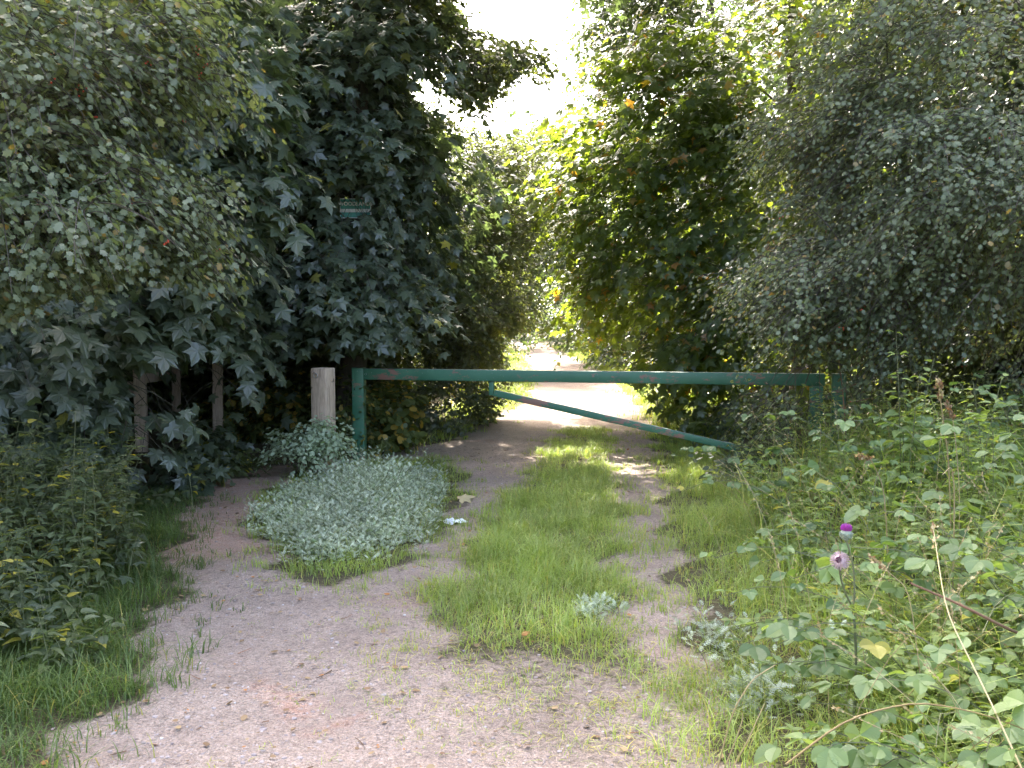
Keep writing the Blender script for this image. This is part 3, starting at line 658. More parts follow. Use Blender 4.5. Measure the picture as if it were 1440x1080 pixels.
E = [ell(1240, 340, 8.0, 140, 120, .9, 56), ell(1180, 190, 8.6, 110, 90, .9, 28), ell(1130, 400, 8.6, 50, 60, .5, 9), ell(1350, 230, 7.6, 130, 130, .9, 52), ell(1300, 80, 8.2, 180, 110, 1.0, 50), ell(1200, 470, 8.3, 110, 80, .6, 32), ell(1330, 430, 8.6, 70, 60, .5, 14), ell(1130, 560, 9.0, 60, 40, .5, 12), ell(1560, 320, 7.6, 130, 260, 1.1, 70), ((4.2, 8.2, 5.6), (2.3, 2.2, 1.5), 70)]
GATE = [(1060, 510), (1184, 508), (1184, 590), (1126, 595), (1125, 548), (1060, 548)]
gt2, gpos, gcl = tree('hawthorn_tree', 'big fine leaved hawthorn filling the right side behind the nettles', 'tree', gb, gb + [-.1, 0, 5.8], .11, E, 'haw', T_HAW, .042, .8, twigs=11, per=15, tl=.38, droop=.5, flat=.9, nz=.5, cr=.13, odd=.03, wob=.2, inner=.3, zf=.38, sat=.3, keep=((SKY, 9), (TRACK, 6), (GATE, 4)))
b = MB(); sel = gpos[rng.choice(len(gpos), 60)]; PP = np.repeat(sel, 3, 0) + rng.normal(0, .016, (len(sel) * 3, 3)); spheres(b, PP, .0065); tag(b.build('berries', M['berry'], gt2, True), kind='stuff')

# ------------------------------------------------------------------ sign on the sycamore trunk
sp = W(500, 293, 11.72); t = thing('sign', 'small green and white name sign fixed to the sycamore trunk', 'sign', sp)
b = MB(); box(b, sp, (.375, .012, .235), 0, .002); b.build('board', M['sign_white'], t)
b = MB(); box(b, sp + [0, -.0075, .050], (.36, .004, .115), 0, .001); box(b, sp + [0, -.0075, -.078], (.36, .004, .060), 0, .001); b.build('panel', M['sign_green'], t)
def text(s, loc, size, mat, parent, name):
    cu = bpy.data.curves.new(name, 'FONT'); cu.body = s; cu.size = size; cu.align_x = 'CENTER'; cu.align_y = 'CENTER'; cu.extrude = .0015; cu.offset = .0022
    o = bpy.data.objects.new(name, cu); C.objects.link(o); o.rotation_euler = (math.pi / 2, 0, 0); dg = bpy.context.evaluated_depsgraph_get(); dg.update()
    me = bpy.data.meshes.new_from_object(o.evaluated_get(dg)); bpy.data.objects.remove(o)
    m = bpy.data.objects.new(name, me); C.objects.link(m); me.materials.append(mat); m.parent = parent
    m.location = [float(a) for a in (np.array(loc) - np.array(parent.location))]; m.rotation_euler = (math.pi / 2, 0, 0)
text('WOODLANDS', sp + [0, -.0115, .051], .062, M['sign_white'], t, 'lettering')

# ------------------------------------------------------------------ far trees and hedges that line the track
def bgproto(name, label, mat, size, n, seed, H=10., Rr=3.0, group=None, low=.3):
    b0 = np.array([0., -60., 0.])
    E = [(b0 + [0, 0, H * .62], (Rr, Rr, H * .36), int(n * .6)), (b0 + [.4, -.3, H * .28], (Rr * 1.05, Rr * 1.05, H * .26), int(n * .4))]
    t, _, _ = tree(name, label, 'tree', b0, b0 + [.2, .1, H * .85], .16, E, mat, T_DIA, size, 1.0, keep=None, group=group, inner=.45, twigs=6, per=13, tl=.75, droop=.25, cr=.38, nz=.6, odd=.02, twr=.008, zmin=low)
    return t
GB = 'woodland trees behind the front row'
pa = bgproto('woodland_tree', 'leafy woodland tree in the mass behind the front trees', 'far', .17, 240, 1, group=GB)
pb = bgproto('woodland_tree', 'leafy woodland tree in the mass behind the front trees', 'dark', .16, 240, 2, 9, 2.8, group=GB)
spots = [(-6.0, 19, .85), (-8, 16, 1), (-7.6, 21, 1.1), (-11.5, 18, 1.1), (-6.2, 25, .9), (-9, 27, 1.2), (-6.2, 32, .95), (-13, 24, 1.3), (-10.5, 12.5, 1.0), (-8.6, 9.5, .95), (-14.5, 14, 1.2), (-17, 20, 1.3),
         (9.0, 19.5, 1.1), (9.5, 15, 1.1), (7.6, 23, 1.1), (12.5, 19, 1.2), (8.6, 11, 1.0), (11.8, 13, 1.1), (6.8, 30, 1.1), (16.5, 22, 1.3), (-6.8, 6.2, .7), (7.8, 6.6, .75), (7.6, 13, 1.0), (6.6, 10.6, .8), (10, 9, .9), (9.2, 19, 1.0), (-7.2, 12.6, .9), (-5.6, 14.5, .8)]
first = {0: True, 1: True}
for i, (x_, y_, s_) in enumerate(spots):
    pr_ = (pa, pb)[i % 2]
    if first[i % 2]: pr_.location = (x_, y_, 0); pr_.scale = (s_,) * 3; first[i % 2] = False; pr_.rotation_euler.z = i * 1.3
    else: copy_tree(pr_, (x_, y_, 0), i * 1.7, s_)
GF = 'trees lining the far part of the track'
pc = bgproto('young_tree', 'sunlit bushy tree standing along the far track', 'far', .13, 190, 3, 7.0, 1.9, group=GF, low=.2)
far = [(5.9, 22, .72, 'sunlit bushy tree on the right of the track just beyond the sycamore'), (4.9, 25, 1.0, 'second sunlit bushy tree along the right of the track beyond the gate'), (4.7, 30, 1.15, 'third sunlit bushy tree along the right side of the track'), (4.4, 38, 1.15, 'fourth sunlit bushy tree along the right side of the track'), (4.6, 46, 1.5, 'fifth and largest bushy tree along the right side of the track'),
       (4.9, 55, 1.9, 'last bushy tree on the right before the bend of the track'), (-2.6, 22, .8, 'bushy tree on the left of the track behind the dark tree'), (-2.7, 29, .9, 'second bushy tree on the left of the far track'), (-2.4, 38, .95, 'third bushy tree on the left of the far track'),
       (-3.6, 50, 1.5, 'last bushy tree on the left before the bend'), (.0, 79, 2.3, 'left tree closing the view where the track bends'), (5.2, 80, 2.3, 'middle tree closing the view where the track bends'), (10, 74, 2.3, 'right tree closing the view where the track bends'), (-5.5, 74, 2.2, 'tree far left of the bend at the end of the track')]
for i, (x_, y_, s_, lb) in enumerate(far):
    o = pc if i == 0 else copy_tree(pc, (x_, y_, 0), i * 2.1, s_)
    o.location = (x_, y_, 0); o.scale = (s_,) * 3; o['label'] = lb; o['group'] = GF

tb = np.array([5.0, 36, 0.])
tree('leaning_tree', 'grey green tree leaning over the far track from the right, below the bright sky', 'tree', tb, tb + [-1.5, 0, 8], .16, [ell(825, 300, 35, 70, 100, 2.2, 130), ell(860, 400, 34, 60, 60, 1.8, 50), ell(790, 245, 37, 60, 50, 2, 50)], 'far', T_DIA, .15, 1.5, keep=((SKY, 6), (TRACK, 4)), twigs=7, per=12, tl=.7, droop=.3, cr=.35, nz=.6, odd=.02, twr=.007)
tb = np.array([-2.6, 27, 0.])
tree('leaning_tree', 'darker tree leaning over the far track from the left, below the bright sky', 'tree', tb, tb + [1.0, 0, 6.5], .14, [ell(712, 290, 27, 45, 90, 1.8, 90), ell(690, 400, 26, 50, 60, 1.6, 50)], 'dark', T_DIA, .12, 1.3, keep=((SKY, 6), (TRACK, 4)), twigs=7, per=12, tl=.6, droop=.3, cr=.3, nz=.6, odd=.02, twr=.006)

# ------------------------------------------------------------------ low bushes
def bush(name, label, E, mat, tmpl, size, base=None, cat='bush', group=None, keep=((TRACK, 5),), zmin=.05, **kw):
    cl = sample_ell(E, .35, zmin)
    if keep is not None:
        for poly, j in keep: cl = cl[prune(cl, poly, 3)]
    if base is None: base = np.array([cl[:, 0].mean(), cl[:, 1].mean(), 0]); base[2] = gz(base[0], base[1])
    t = thing(name, label, cat, base, group); mw = MB(); ml = MB()
    for p in cl:
        r = base + np.array([(p[0] - base[0]) * .3, (p[1] - base[1]) * .3, 0]); r[2] = gz(r[0], r[1]) - .02
        mid = (r + p) / 2 + rng.normal(0, .04, 3); tt = np.linspace(0, 1, 5)[:, None]
        tube(mw, (1 - tt) ** 2 * r + 2 * tt * (1 - tt) * mid + tt * tt * p, np.linspace(.007, .003, 5), 4)
    k = dict(twigs=6, per=9, tl=.28, droop=.4, cr=.12, nz=.5, flat=.9, twr=.0025); k.update(kw)
    foliage(cl, base + [0, 0, .2], ml, mw, tmpl, size, keep=keep, **k)
    mw.build('stems', M['stem'], t, True); ml.build('foliage', M[mat], t); return t
bush('bramble_bush', 'yellowing low hedge between the rail fence and the thick timber post', [ell(380, 570, 12.4, 60, 50, .5, 34), ell(340, 610, 12.2, 34, 40, .4, 14), ell(430, 600, 12.8, 40, 50, .5, 16)], 'hedge', T_ROUND, .075, odd=.16, keep=None)
bush('bramble_bush', 'yellow and pinkish leaved bush behind the latch end of the gate', [ell(545, 580, 11.7, 34, 40, .3, 20), ell(530, 615, 11.5, 30, 26, .25, 8)], 'hedge', T_ROUND, .085, odd=.22)
bush('bush', 'dark green low bush under the dark tree behind the gate bar', [ell(620, 565, 13.6, 70, 30, .6, 34), ell(670, 570, 14.5, 34, 24, .5, 16), ell(600, 600, 12.8, 50, 18, .4, 14)], 'dark', T_OVATE, .06, odd=.03)
bush('bush', 'leafy bush growing between the timber post and the green latch post', [ell(486, 600, 10.9, 16, 50, .2, 14), ell(490, 560, 11.0, 14, 20, .15, 6)], 'hedge', T_OVATE, .055, odd=.1, keep=None)
bush('shrub', 'young silvery green shrub in front of the thick timber post', [ell(432, 618, 9.6, 38, 20, .22, 16), ell(460, 625, 9.5, 18, 24, .15, 6), ell(408, 622, 9.6, 18, 12, .15, 5)], 'sapling', T_OVATE, .045, base=np.array([*G(438, 672)[:2], 0]), tl=.2, cr=.07, keep=None, per=12)
bush('sycamore_sapling', 'knee high sycamore sapling with a bright leaf at the fence', [ell(275, 640, 9.9, 36, 24, .25, 8), ell(290, 620, 10, 24, 24, .2, 5)], 'maple', T_MAPLE, .13, odd=.05, per=6, twigs=4, keep=((FEN, 2),))
bush('sycamore_sapling', 'low sycamore sapling right of the first fence post', [ell(262, 662, 9.0, 30, 22, .25, 8), ell(258, 585, 11.2, 22, 20, .2, 5)], 'maple', T_MAPLE_S, .11, odd=.02, per=6, twigs=4, keep=((FEN, 2),))
bush('sycamore_sapling', 'sycamore sapling with big dark leaves left of the fence', [ell(105, 600, 8.3, 50, 44, .4, 16), ell(40, 620, 7.6, 50, 50, .4, 16)], 'maple', T_MAPLE, .14, odd=.01, per=7, twigs=4, keep=((FEN, 2),))
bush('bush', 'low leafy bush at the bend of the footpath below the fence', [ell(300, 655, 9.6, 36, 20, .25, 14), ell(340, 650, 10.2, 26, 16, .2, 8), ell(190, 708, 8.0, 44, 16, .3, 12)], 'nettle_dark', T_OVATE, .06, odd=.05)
bush('bush', 'low pale green bush on the verge beyond the hinge post', [ell(960, 575, 14.5, 60, 36, .6, 26), ell(920, 540, 18, 40, 24, .6, 14), ell(1040, 600, 12, 50, 30, .4, 16), ell(1085, 640, 9.6, 60, 22, .3, 22), ell(1045, 655, 9.2, 30, 16, .25, 8)], 'far', T_OVATE, .06, odd=.06)
bush('bush', 'dark low bush in the gap between the gate bar and the hinge upright', [ell(1085, 585, 12.6, 60, 40, .6, 36), ell(1150, 570, 12.8, 50, 44, .6, 26)], 'dark', T_OVATE, .07, odd=.03)
# far undergrowth along the track
b = MB(); bw = MB(); c1 = []
for Yy in np.linspace(14, 60, 60):
    for k_ in range(3):
        c1.append([3.0 + .6 * rng.random() + .25 * sm(Yy, 14, 30) + k_ * .5, Yy + rng.normal(0, .4), .2 + .35 * k_ + .5 * rng.random()])
        xl = -1.3 + .045 * (min(Yy, 40) - 14) - k_ * .5 - .5 * rng.random(); c1.append([xl, Yy + rng.normal(0, .4), .2 + .3 * k_ + .4 * rng.random()])
for xx in np.linspace(-4, 7, 34): c1 += [[xx, 60 + rng.normal(0, .6), .3 + z_ + .8 * rng.random()] for z_ in (0, 1, 2, 3)]
foliage(np.array(c1), np.array([1.5, 30, 0]), b, bw, T_DIA, .10, twigs=8, per=10, tl=.4, droop=.3, cr=.25, odd=.12, keep=((TRACK, 4),), outw=.2)
tag(b.build('undergrowth', M['hedge']), kind='stuff')
b = MB(); bw = MB(); n = 420
n = 520
c1 = np.concatenate([np.stack([-9.5 + 7.6 * rng.random(n), 14.6 + 2.5 * rng.random(n), .2 + 3.2 * rng.random(n)], 1), np.stack([4.0 + 8 * rng.random(n), 11.2 + 3.4 * rng.random(n), .2 + 3.0 * rng.random(n)], 1), np.stack([-5.0 + 3.0 * rng.random(170), 13.4 + 1.0 * rng.random(170), .1 + 2.2 * rng.random(170)], 1)])
foliage(c1, np.array([0, 30, 0]), b, bw, T_OVATE, .11, twigs=6, per=10, tl=.5, droop=.3, cr=.3, odd=.02, outw=.2)
tag(b.build('understory', M['dark']), kind='stuff')

# ------------------------------------------------------------------ herbs
def stemplants(ml, mw, pos, h, tmpl, size, pairs=8, z0=.2, droop=.4, lean=.12, odd=.05, taper=.55, wid=1., r=.003, start=.25):
    """upright stems with opposite leaf pairs (nettles and the like)"""
    N = len(pos); b0 = np.stack([pos[:, 0], pos[:, 1], gz(pos[:, 0], pos[:, 1])], 1); ln = rng.normal(0, lean, (N, 2))
    def at(s): return b0[:, None] + np.stack([ln[:, :1] * h[:, None] * s ** 2, ln[:, 1:] * h[:, None] * s ** 2, h[:, None] * s], -1)
    ss = np.linspace(0, 1, 5)[None].repeat(N, 0); tubes3(mw, at(ss), r, r * .35)
    s = start + (1 - start) * (np.arange(pairs) + .6)[None] / pairs + rng.normal(0, .015, (N, pairs)); P = at(np.clip(s, 0, 1.02))
    a0 = rng.random(N)[:, None] * 6.28 + np.arange(pairs)[None] * 1.57
    for sd in (0, math.pi):
        a = a0 + sd + rng.normal(0, .3, a0.shape); dr = -droop + .5 * s + rng.normal(0, .22, a.shape)
        d = np.stack([np.cos(a), np.sin(a), dr], -1); nn = np.stack([np.cos(a) * .35, np.sin(a) * .35, np.ones_like(a)], -1) + rng.normal(0, .25, d.shape)
        sz = size * (1.15 - taper * s) * (.8 + .4 * rng.random(a.shape)); q = P + d * (.012 + .1 * sz[..., None])
        od = (rng.random(a.shape) < odd * (1.6 - s)) * (.6 + .4 * rng.random(a.shape))
        leaves(ml, tmpl, q.reshape(-1, 3), d.reshape(-1, 3), nn.reshape(-1, 3), sz.ravel(), (rng.random(N)[:, None] * .6 + .4 * rng.random(a.shape)).ravel(), od.ravel(), wid)
def inpatch(poly, n, fade=.1, also=None):
    P = np.array(poly); x0, y0 = P.min(0); x1, y1 = P.max(0); out = []
    while sum(len(o) for o in out) < n:
        x = x0 + (x1 - x0) * rng.random(n * 2); y = y0 + (y1 - y0) * rng.random(n * 2); k = rng.random(n * 2) < soft(x, y, poly, fade); out.append(np.stack([x[k], y[k]], 1))
    return np.concatenate(out)[:n]
# left bank: shade nettles, with yellowing leaves
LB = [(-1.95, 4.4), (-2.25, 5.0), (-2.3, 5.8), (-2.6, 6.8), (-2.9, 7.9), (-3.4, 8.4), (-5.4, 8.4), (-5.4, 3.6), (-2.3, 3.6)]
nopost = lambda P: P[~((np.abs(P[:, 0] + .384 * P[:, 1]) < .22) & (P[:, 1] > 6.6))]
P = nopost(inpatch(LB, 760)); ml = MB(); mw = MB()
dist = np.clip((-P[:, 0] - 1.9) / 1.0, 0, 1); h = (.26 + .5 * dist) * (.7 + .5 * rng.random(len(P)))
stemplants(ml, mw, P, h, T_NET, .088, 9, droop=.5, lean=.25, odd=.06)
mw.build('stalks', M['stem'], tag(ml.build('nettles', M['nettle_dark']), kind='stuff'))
P = nopost(inpatch(LB, 150)); ml = MB(); mw = MB(); stemplants(ml, mw, P, .3 + .45 * rng.random(len(P)), T_MAPLE_S, .10, 4, droop=.3, lean=.3, odd=.01)
mw.build('stalks', M['stem'], tag(ml.build('sycamore_seedlings', M['maple']), kind='stuff'))
# right bank: mixed nettles, brambles, tall grass
RB = [(1.0, 2.9), (1.3, 3.7), (1.45, 4.6), (1.5, 5.6), (1.65, 6.6), (1.9, 7.6), (2.35, 9.0), (3.0, 9.6), (6.0, 9.6), (6.0, 2.2), (1.3, 2.2)]
NB = [(1.1, 2.3), (1.15, 3.6), (1.5, 4.6), (3.4, 4.6), (2.6, 2.0)]
def rbh(P, lo, hi): return lo + (hi * 1.2 - lo) * np.clip((P[:, 0] - 1.2) / 1.5, 0, 1)
P = np.concatenate([inpatch(RB, 1100), inpatch(NB, 330)]); P = P[P[:, 0] > 1.02 + .11 * P[:, 1]]; ml = MB(); mw = MB(); h = rbh(P, .25, .62) * (.6 + .6 * rng.random(len(P)))
stemplants(ml, mw, P, h, T_NET, .082, 9, droop=.45, lean=.2, odd=.035)
mw.build('stalks', M['stem'], tag(ml.build('nettles', M['nettle']), kind='stuff'))
# brambles: arching canes with leaves of three to five rounded leaflets
ml = MB(); mw = MB(); P = np.concatenate([inpatch(RB, 150), inpatch(NB, 105)]); P = P[(P[:, 1] < 7.5) & (P[:, 0] > 1.02 + .11 * P[:, 1])]
N = len(P); a = rng.random(N) * 6.28; L = np.minimum(.45 + .4 * rng.random(N), (P[:, 0] - .95 - .04 * P[:, 1]) / 1.35 + .15); hh = rbh(P, .22, .5) * (.6 + .7 * rng.random(N))
D = np.stack([np.cos(a) - .35, np.sin(a)], 1)
def cane(s): return np.stack([P[:, 0, None] + D[:, :1] * L[:, None] * s, P[:, 1, None] + D[:, 1:] * L[:, None] * s, gz(P[:, 0], P[:, 1])[:, None] + hh[:, None] * 4 * (s * .8 + .05) * (1 - s * .62 - .05) * 1.0], -1)
ss = np.linspace(0, 1, 7)[None].repeat(N, 0); tubes3(mw, cane(ss), .0035, .002)
for k_ in range(9):
    s = np.clip((k_ + .7 + .5 * rng.random(N)) / 9, 0, 1)[:, None]; q = cane(s)[:, 0]; aa = a + (1 if k_ % 2 else -1) * 1.3 + rng.normal(0, .5, N)
    d0 = np.stack([np.cos(aa), np.sin(aa), .25 + rng.normal(0, .25, N)], 1); hub = q + nrm(d0) * .05; tubes3(mw, np.stack([q, (q + hub) / 2, hub], 1), .0015, .001)
    rn = rng.random(N); sz = .050 * (.6 + .9 * rng.random(N)); od = (rng.random(N) < .012) * .8
    for da in (-1.25, 0, 1.25):
        a2 = aa + da; d2 = np.stack([np.cos(a2), np.sin(a2), -.35 + rng.normal(0, .25, N)], 1); nn = np.stack([.45 * np.cos(aa), -.3 + .45 * np.sin(aa), np.ones(N)], 1) + rng.normal(0, .3, (N, 3))
        leaves(ml, T_BR, hub, d2, nn, sz * (1.2 if da == 0 else .95), rn, od, 1.05)
mw.build('canes', M['stem'], tag(ml.build('brambles', M['bramble']), kind='stuff'))
b = MB(); P = np.concatenate([inpatch(RB, 1500), inpatch(NB, 750)]); P = P[P[:, 0] > 1.02 + .08 * P[:, 1]]; blades_h = rbh(P, .3, .72) * (.6 + .6 * rng.random(len(P)))
for k_ in range(5): blades(b, P[:, 0] + rng.normal(0, .03, len(P)), P[:, 1] + rng.normal(0, .03, len(P)), blades_h * (.6 + .6 * rng.random(len(P))), .007 * (.6 + .8 * rng.random(len(P))), 1.0, .14)
tag(b.build('tall_grass', M['grass']), kind='stuff')
b = MB(); P = np.concatenate([inpatch(RB, 420), inpatch(NB, 120)]); N = len(P); z = gz(P[:, 0], P[:, 1]); a = rng.random(N) * 6.28; h_ = .4 + .55 * rng.random(N); l_ = .15 + .5 * rng.random(N)
s = np.linspace(0, 1, 6)[None, :, None]; base_ = np.stack([P[:, 0], P[:, 1], z], 1)[:, None]; lean_ = np.stack([np.cos(a) * l_, np.sin(a) * l_ * .6, -.25 * l_], 1)[:, None]
Q = base_ + s * np.array([0, 0, 1.]) * h_[:, None, None] + s ** 2 * lean_; tubes3(b, Q, .0018, .0009)
for k_ in range(16): leaves(b, T_DIA, Q[:, -1] - (Q[:, -1] - Q[:, -2]) * rng.random(N)[:, None] + rng.normal(0, .003, (N, 3)), (Q[:, -1] - Q[:, -2]) * 8 + rng.normal(0, .4, (N, 3)), rng.normal(0, 1, (N, 3)), .011 * (.7 + .6 * rng.random(N)))
tag(b.build('dry_grass', M['dry']), kind='stuff')
# silver mugwort patch beside the footpath, and scraps on the right bank
def mug(name, poly, n, h0, h1, size=.062):
    P = inpatch(poly, n, .09); ml = MB(); mw = MB(); h = h0 + (h1 - h0) * rng.random(n)
    c = np.mean(poly, 0); R_ = np.max(np.abs(np.array(poly) - c), 0); e = np.clip(1.25 - np.max(np.abs(P - c) / R_, 1), .25, 1); h *= (.30 + .70 * e) * (.7 + .6 * rng.random(n)) * (.72 + .42 * np.sin(5.3 * P[:, 0] + 2 * np.sin(4 * P[:, 1])) * np.sin(4.7 * P[:, 1] + 1))
    stemplants(ml, mw, P, h, T_FEATHER, size, 9, droop=-.25, lean=.4, odd=.14, taper=.35, wid=.85, r=.0022, start=.1)
    mw.build('stalks', M['stem'], tag(ml.build(name, M['mugwort']), kind='stuff'))
mug('mugwort', gpoly([(392, 705), (378, 755), (402, 790), (466, 806), (520, 784), (566, 782), (614, 738), (618, 690), (598, 672), (540, 684), (500, 676), (440, 690)]), 1250, .20, .44, .045)
mug('mugwort', gpoly([(1000, 900), (1060, 890), (1090, 1000), (1060, 1060), (1010, 1000)]), 30, .12, .24, .05)
mug('mugwort', gpoly([(1130, 960), (1190, 960), (1200, 1040), (1140, 1040)]), 10, .40, .55, .055)
mug('mugwort', gpoly([(820, 845), (870, 850), (880, 880), (820, 880)]), 14, .05, .12, .05)

# tall nettles that stand out
def onenettle(label, x, y, h, n=7, size=.075, pairs=13, spread=.09, mat='nettle', odd=.02):
    base = np.array([x, y, float(gz(x, y))]); t = thing('nettle', label, 'nettle', base); ml = MB(); mw = MB()
    P = np.array([[x, y]]) + rng.normal(0, spread, (n, 2)); P[0] = (x, y); hh = h * (.55 + .4 * rng.random(n)); hh[0] = h
    stemplants(ml, mw, P, hh, T_NET, size, pairs, droop=.45, lean=.05, odd=odd, taper=.8, r=.005)
    mw.build('stalks', M['stem'], t); ml.build('leaves', M[mat], t)
q = W(1270, 600, 6.2); onenettle('tallest nettle on the right bank, rising against the dark hawthorn', q[0], q[1], 1.43, 5, .15, 16)
q = W(1372, 640, 5.4); onenettle('tall nettle near the right edge, beside the tallest one', q[0], q[1], 1.17, 7, .12, 15)
q = W(1432, 640, 6.4); onenettle('thin nettle in the shade at the far right edge', q[0], q[1], 1.1, 3, .11, 12)
q = W(100, 700, 5.6); onenettle('slender tall nettle with pale top on the left bank', q[0], q[1], 1.06, 5, .10, 13, .07, 'nettle_dark')

# thistle
q = W(1200, 900, 3.55); x0, y0 = q[0], q[1]; tz = float(gz(x0, y0))
t = thing('thistle', 'spiny thistle with one bright purple and one faded woolly flower head', 'thistle', (x0, y0, tz))
H1 = W(1190, 748, 3.5); H2 = W(1181, 786, 3.42); mw = MB(); b0 = np.array([x0, y0, tz])
def curve(a, m, c, n=8):
    s = np.linspace(0, 1, n)[:, None]; return (1 - s) ** 2 * a + 2 * s * (1 - s) * m + s * s * c
fork = b0 * .35 + H1 * .65 + [.02, 0, 0]
tube(mw, curve(b0, (b0 + fork) / 2 + [.03, 0, 0], fork), np.linspace(.006, .0045, 8), 6); tube(mw, curve(fork, (fork + H1) / 2 + [.03, 0, 0], H1 - [0, 0, .03]), .0035, 6); tube(mw, curve(fork, (fork + H2) / 2 + [-.03, -.01, 0], H2 - [0, 0, .03]), .0035, 6)
mw.build('stem', M['stem'], t, True)
def head(c, name, r, mcol, tuft, wool):
    AX = nrm(np.array([-.45, -.75, .35])) if wool else np.array([0, 0, 1.]); U_ = nrm(np.cross(AX, [0, 1., .3])); V_ = np.cross(AX, U_)
    b = MB(); spheres(b, np.array([c - [0, 0, r * .3]]), r, 3); d = nrm(rng.normal(size=(420, 3))); d[:, 2] = (-np.abs(d[:, 2]) * .9 + .25 * rng.random(420)) if not wool else d[:, 2]; d = nrm(d)
    P0 = c - [0, 0, r * .3] + d * r * .95; tubes3(b, np.stack([P0, P0 + d * r * .2, P0 + d * r * (.35 + .3 * wool)], 1), .0009, .0003); o = b.build(name, M['wool' if wool else 'mugwort'], t, True)
    b = MB(); a = rng.random(320) * 6.28; s_ = np.sqrt(rng.random(320)) * tuft; ring = (np.cos(a) * s_)[:, None] * U_ + (np.sin(a) * s_)[:, None] * V_; d = nrm(ring + AX); P0 = c + ring * r * .55 + (AX * r * .45 - [0, 0, r * .3] if wool else 0); le = (1.25 - .75 * (s_ / tuft) ** 2)[:, None] * (.85 + .3 * rng.random(320))[:, None]
    tubes3(b, np.stack([P0, P0 + d * r * .6 * le * (1 - .45 * wool), P0 + d * r * 1.2 * le * (1 - .45 * wool)], 1), .0012, .0008); b.build('florets', mcol, o)
    return o
o = head(H1, 'flower_head', .020, M['purple'], 1.0, 0); o['label'] = 'bright purple flower head'
o = head(H2, 'flower_head', .022, M['dusky'], .6, 1); o['label'] = 'faded woolly flower head'
ml = MB(); n = 26; s_ = rng.random(n); P0 = b0 + (fork - b0) * s_[:, None]; a = rng.random(n) * 6.28
leaves(ml, T_FEATHER, P0, np.stack([np.cos(a), np.sin(a), .5 + rng.normal(0, .2, n)], 1), np.array([0, 0, 1.]) + rng.normal(0, .3, (n, 3)), .09 + .07 * rng.random(n), None, None, .8)
ml.build('leaves', M['nettle'], t)

# dry stalks with seed heads
def stalk(name, label, cat, pts, r, mat, headn=0, hl=.1, hs=.012, hm='dry'):
    pts = [np.array(p, float) for p in pts]; t = thing(name, label, cat, pts[0]); b = MB(); s = np.linspace(0, len(pts) - 1, 18); P = np.array(pts)
    Q_ = np.stack([np.interp(s, range(len(pts)), P[:, k]) for k in range(3)], 1)
    for _ in range(2): Q_[1:-1] = (Q_[:-2] + Q_[1:-1] * 2 + Q_[2:]) / 4
    tube(b, Q_, np.linspace(r, r * .5, 18), 6); b.build('stalk', M[mat], t, True)
    if headn:
        T = nrm(Q_[-1] - Q_[-3]); s = rng.random(headn); P0 = Q_[-1] - T * (hl * s)[:, None] + rng.normal(0, .004, (headn, 3)); b = MB()
        leaves(b, T_DIA, P0, T + rng.normal(0, .45, (headn, 3)), rng.normal(0, 1, (headn, 3)), hs * (.7 + .7 * rng.random(headn)), None, (rng.random(headn) < .3) * 1.); b.build('seed_head', M[hm], t)
def gp2(u, v, Y): return W(u, v, Y)
def gnd(u, Y): p = W(u, 700, Y); p[2] = gz(p[0], p[1]); return p
stalk('grass_stalk', 'tall upright dry grass stalk with a pale seed head, right of the tallest nettle', 'grass stalk', [gnd(1345, 4.9), gp2(1335, 650, 4.9), gp2(1322, 560, 4.9), gp2(1320, 535, 4.9)], .004, 'dry', 70, .11, .022)
stalk('grass_stalk', 'second upright grass stalk with a grey brown seed head beside the pale one', 'grass stalk', [gnd(1352, 4.9), gp2(1350, 690, 4.9), gp2(1342, 600, 4.9), gp2(1334, 568, 4.9)], .003, 'dry', 50, .09, .02, 'litter')
stalk('grass_stalk', 'drooping dry grass head leaning left above the thistle', 'grass stalk', [gnd(1262, 4.3), gp2(1245, 690, 4.3), gp2(1225, 645, 4.25), gp2(1207, 640, 4.2)], .003, 'dry', 60, .10, .02)
stalk('grass_stalk', 'bent straw hooking over low on the right bank under the tall seed heads', 'grass stalk', [gnd(1345, 4.0), gp2(1343, 690, 4.0), gp2(1338, 655, 4.0), gp2(1325, 668, 3.95)], .0035, 'dry')
stalk('broken_stem', 'thick broken red brown stem lying aslant through the right bank', 'broken stem', [gp2(1540, 935, 3.1), gp2(1420, 886, 3.0), gp2(1350, 850, 2.95), gp2(1280, 820, 2.9)], .007, 'brown_stem')
stalk('grass_stalk', 'long yellow straw arching across the bottom right corner', 'grass stalk', [gp2(1105, 1075, 2.35), gp2(1190, 1010, 2.35), gp2(1290, 985, 2.4), gp2(1390, 1005, 2.45), gp2(1500, 1050, 2.5)], .0028, 'dry')
stalk('grass_stalk', 'long straight straw slanting down to the bottom right corner', 'grass stalk', [gp2(1450, 1110, 2.3), gp2(1390, 980, 2.5), gp2(1330, 860, 2.7), gp2(1312, 740, 2.9)], .003, 'dry', 24, .08, .016)
stalk('grass_stalk', 'left one of the three dry straws fanning up beside the bottom of the bank', 'grass stalk', [gnd(1008, 3.2), gp2(1030, 1000, 3.1), gp2(1058, 955, 3.1), gp2(1090, 935, 3.1)], .0028, 'dry')
stalk('grass_stalk', 'middle one of the three dry straws fanning up beside the bottom of the bank', 'grass stalk', [gnd(1010, 3.15), gp2(1035, 1040, 3.1), gp2(1045, 1010, 3.1), gp2(1044, 1003, 3.1)], .0025, 'dry')
stalk('grass_stalk', 'right one of the three dry straws fanning up beside the bottom of the bank', 'grass stalk', [gnd(1012, 3.12), gp2(1050, 1045, 3.05), gp2(1068, 1005, 3.05), gp2(1075, 990, 3.05)], .0025, 'dry')
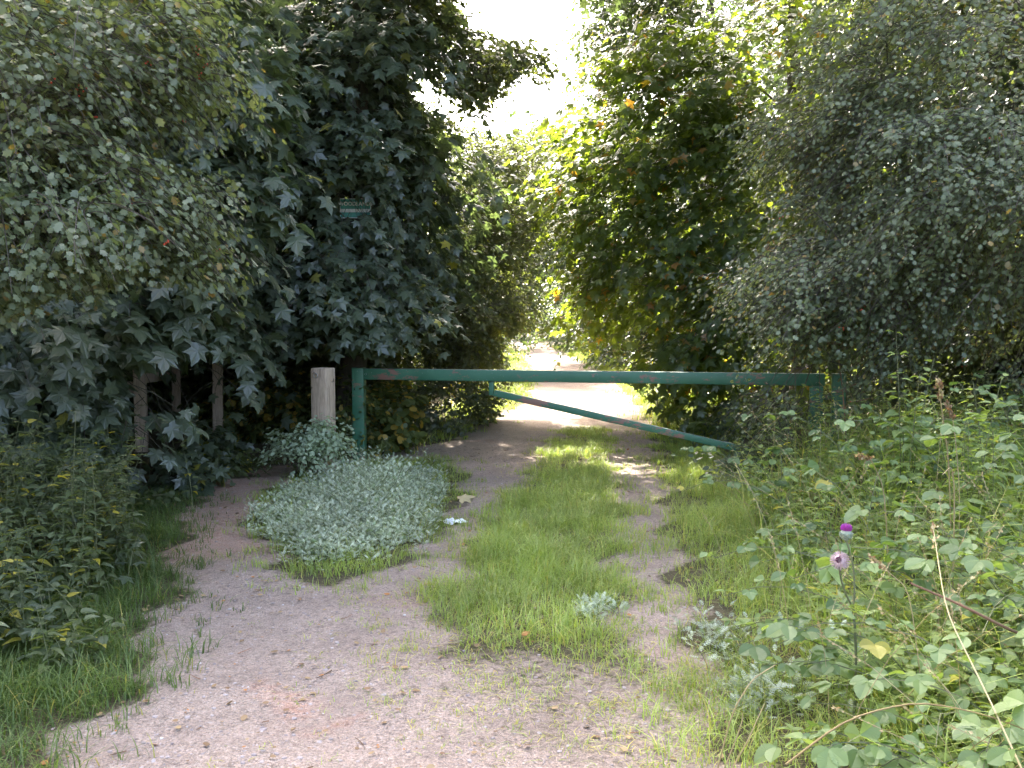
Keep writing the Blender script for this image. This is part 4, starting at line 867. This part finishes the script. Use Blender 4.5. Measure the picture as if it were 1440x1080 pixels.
stalk('grass_stalk', 'pale seed head leaning up left just behind the thistle flowers', 'grass stalk', [gnd(1320, 3.4), gp2(1280, 830, 3.3), gp2(1250, 805, 3.3), gp2(1226, 783, 3.3)], .0022, 'dry', 40, .07, .014)
# dead umbel
ub = gnd(1190, 8.2); t = thing('hogweed', 'dead brown umbel plant standing right of the hinge post', 'dead plant', ub); b = MB(); top = W(1178, 495, 8.2)
tube(b, curve(ub, (ub + top) / 2 + [.05, 0, 0], top), np.linspace(.009, .004, 8), 6)
for k_ in range(14):
    a = k_ * .449; tube(b, np.array([top, top + [.07 * math.cos(a) * (k_ % 2 + 1), .07 * math.sin(a), .06], top + [.11 * math.cos(a) * (k_ % 2 * .5 + .6), .11 * math.sin(a), .08]]), .0018, 4)
for dz in (.35, .5): tube(b, np.array([top - [0, 0, dz], top + [.14, 0, -dz + .07], top + [.3, .05, -dz + .1]]), .004, 5)
b.build('stem', M['brown_stem'], t, True)
b = MB(); n = 160; a = rng.random(n) * 6.28; rr_ = .12 * np.sqrt(rng.random(n)); leaves(b, T_DIA, top + np.stack([rr_ * np.cos(a), rr_ * np.sin(a), .075 + rng.normal(0, .008, n)], 1), rng.normal(0, 1, (n, 3)), rng.normal(0, 1, (n, 3)), .013); b.build('seed_head', M['litter'], t)

# ------------------------------------------------------------------ light
AZ, EL = R(-15), R(51)
sv = Vector((math.sin(AZ) * math.cos(EL), math.cos(AZ) * math.cos(EL), math.sin(EL)))
ld = bpy.data.lights.new('sun', 'SUN'); ld.energy = 2.9; ld.angle = R(.5); ld.color = (1, .95, .86)
lo = bpy.data.objects.new('sun', ld); C.objects.link(lo); lo.rotation_euler = sv.to_track_quat('Z', 'Y').to_euler(); lo.location = (0, 0, 30)
w = bpy.data.worlds.new('World'); S.world = w; w.use_nodes = True; nt = w.node_tree; nt.nodes.clear()
sk = nt.nodes.new('ShaderNodeTexSky'); sk.sky_type = 'NISHITA'; sk.sun_disc = False; sk.sun_elevation = EL; sk.sun_rotation = AZ
sk.air_density = .8; sk.dust_density = 7; sk.ozone_density = .6
bg = nt.nodes.new('ShaderNodeBackground'); bg.inputs[1].default_value = .15; wo = nt.nodes.new('ShaderNodeOutputWorld')
nt.links.new(sk.outputs[0], bg.inputs[0]); nt.links.new(bg.outputs[0], wo.inputs[0])
S.view_settings.view_transform = 'Standard'; S.view_settings.look = 'None'; S.view_settings.gamma = 1; S.view_settings.exposure = 3.5
S.cycles.max_bounces = 7; S.cycles.diffuse_bounces = 4; S.cycles.glossy_bounces = 2; S.cycles.transmission_bounces = 4
S.cycles.use_denoising = True
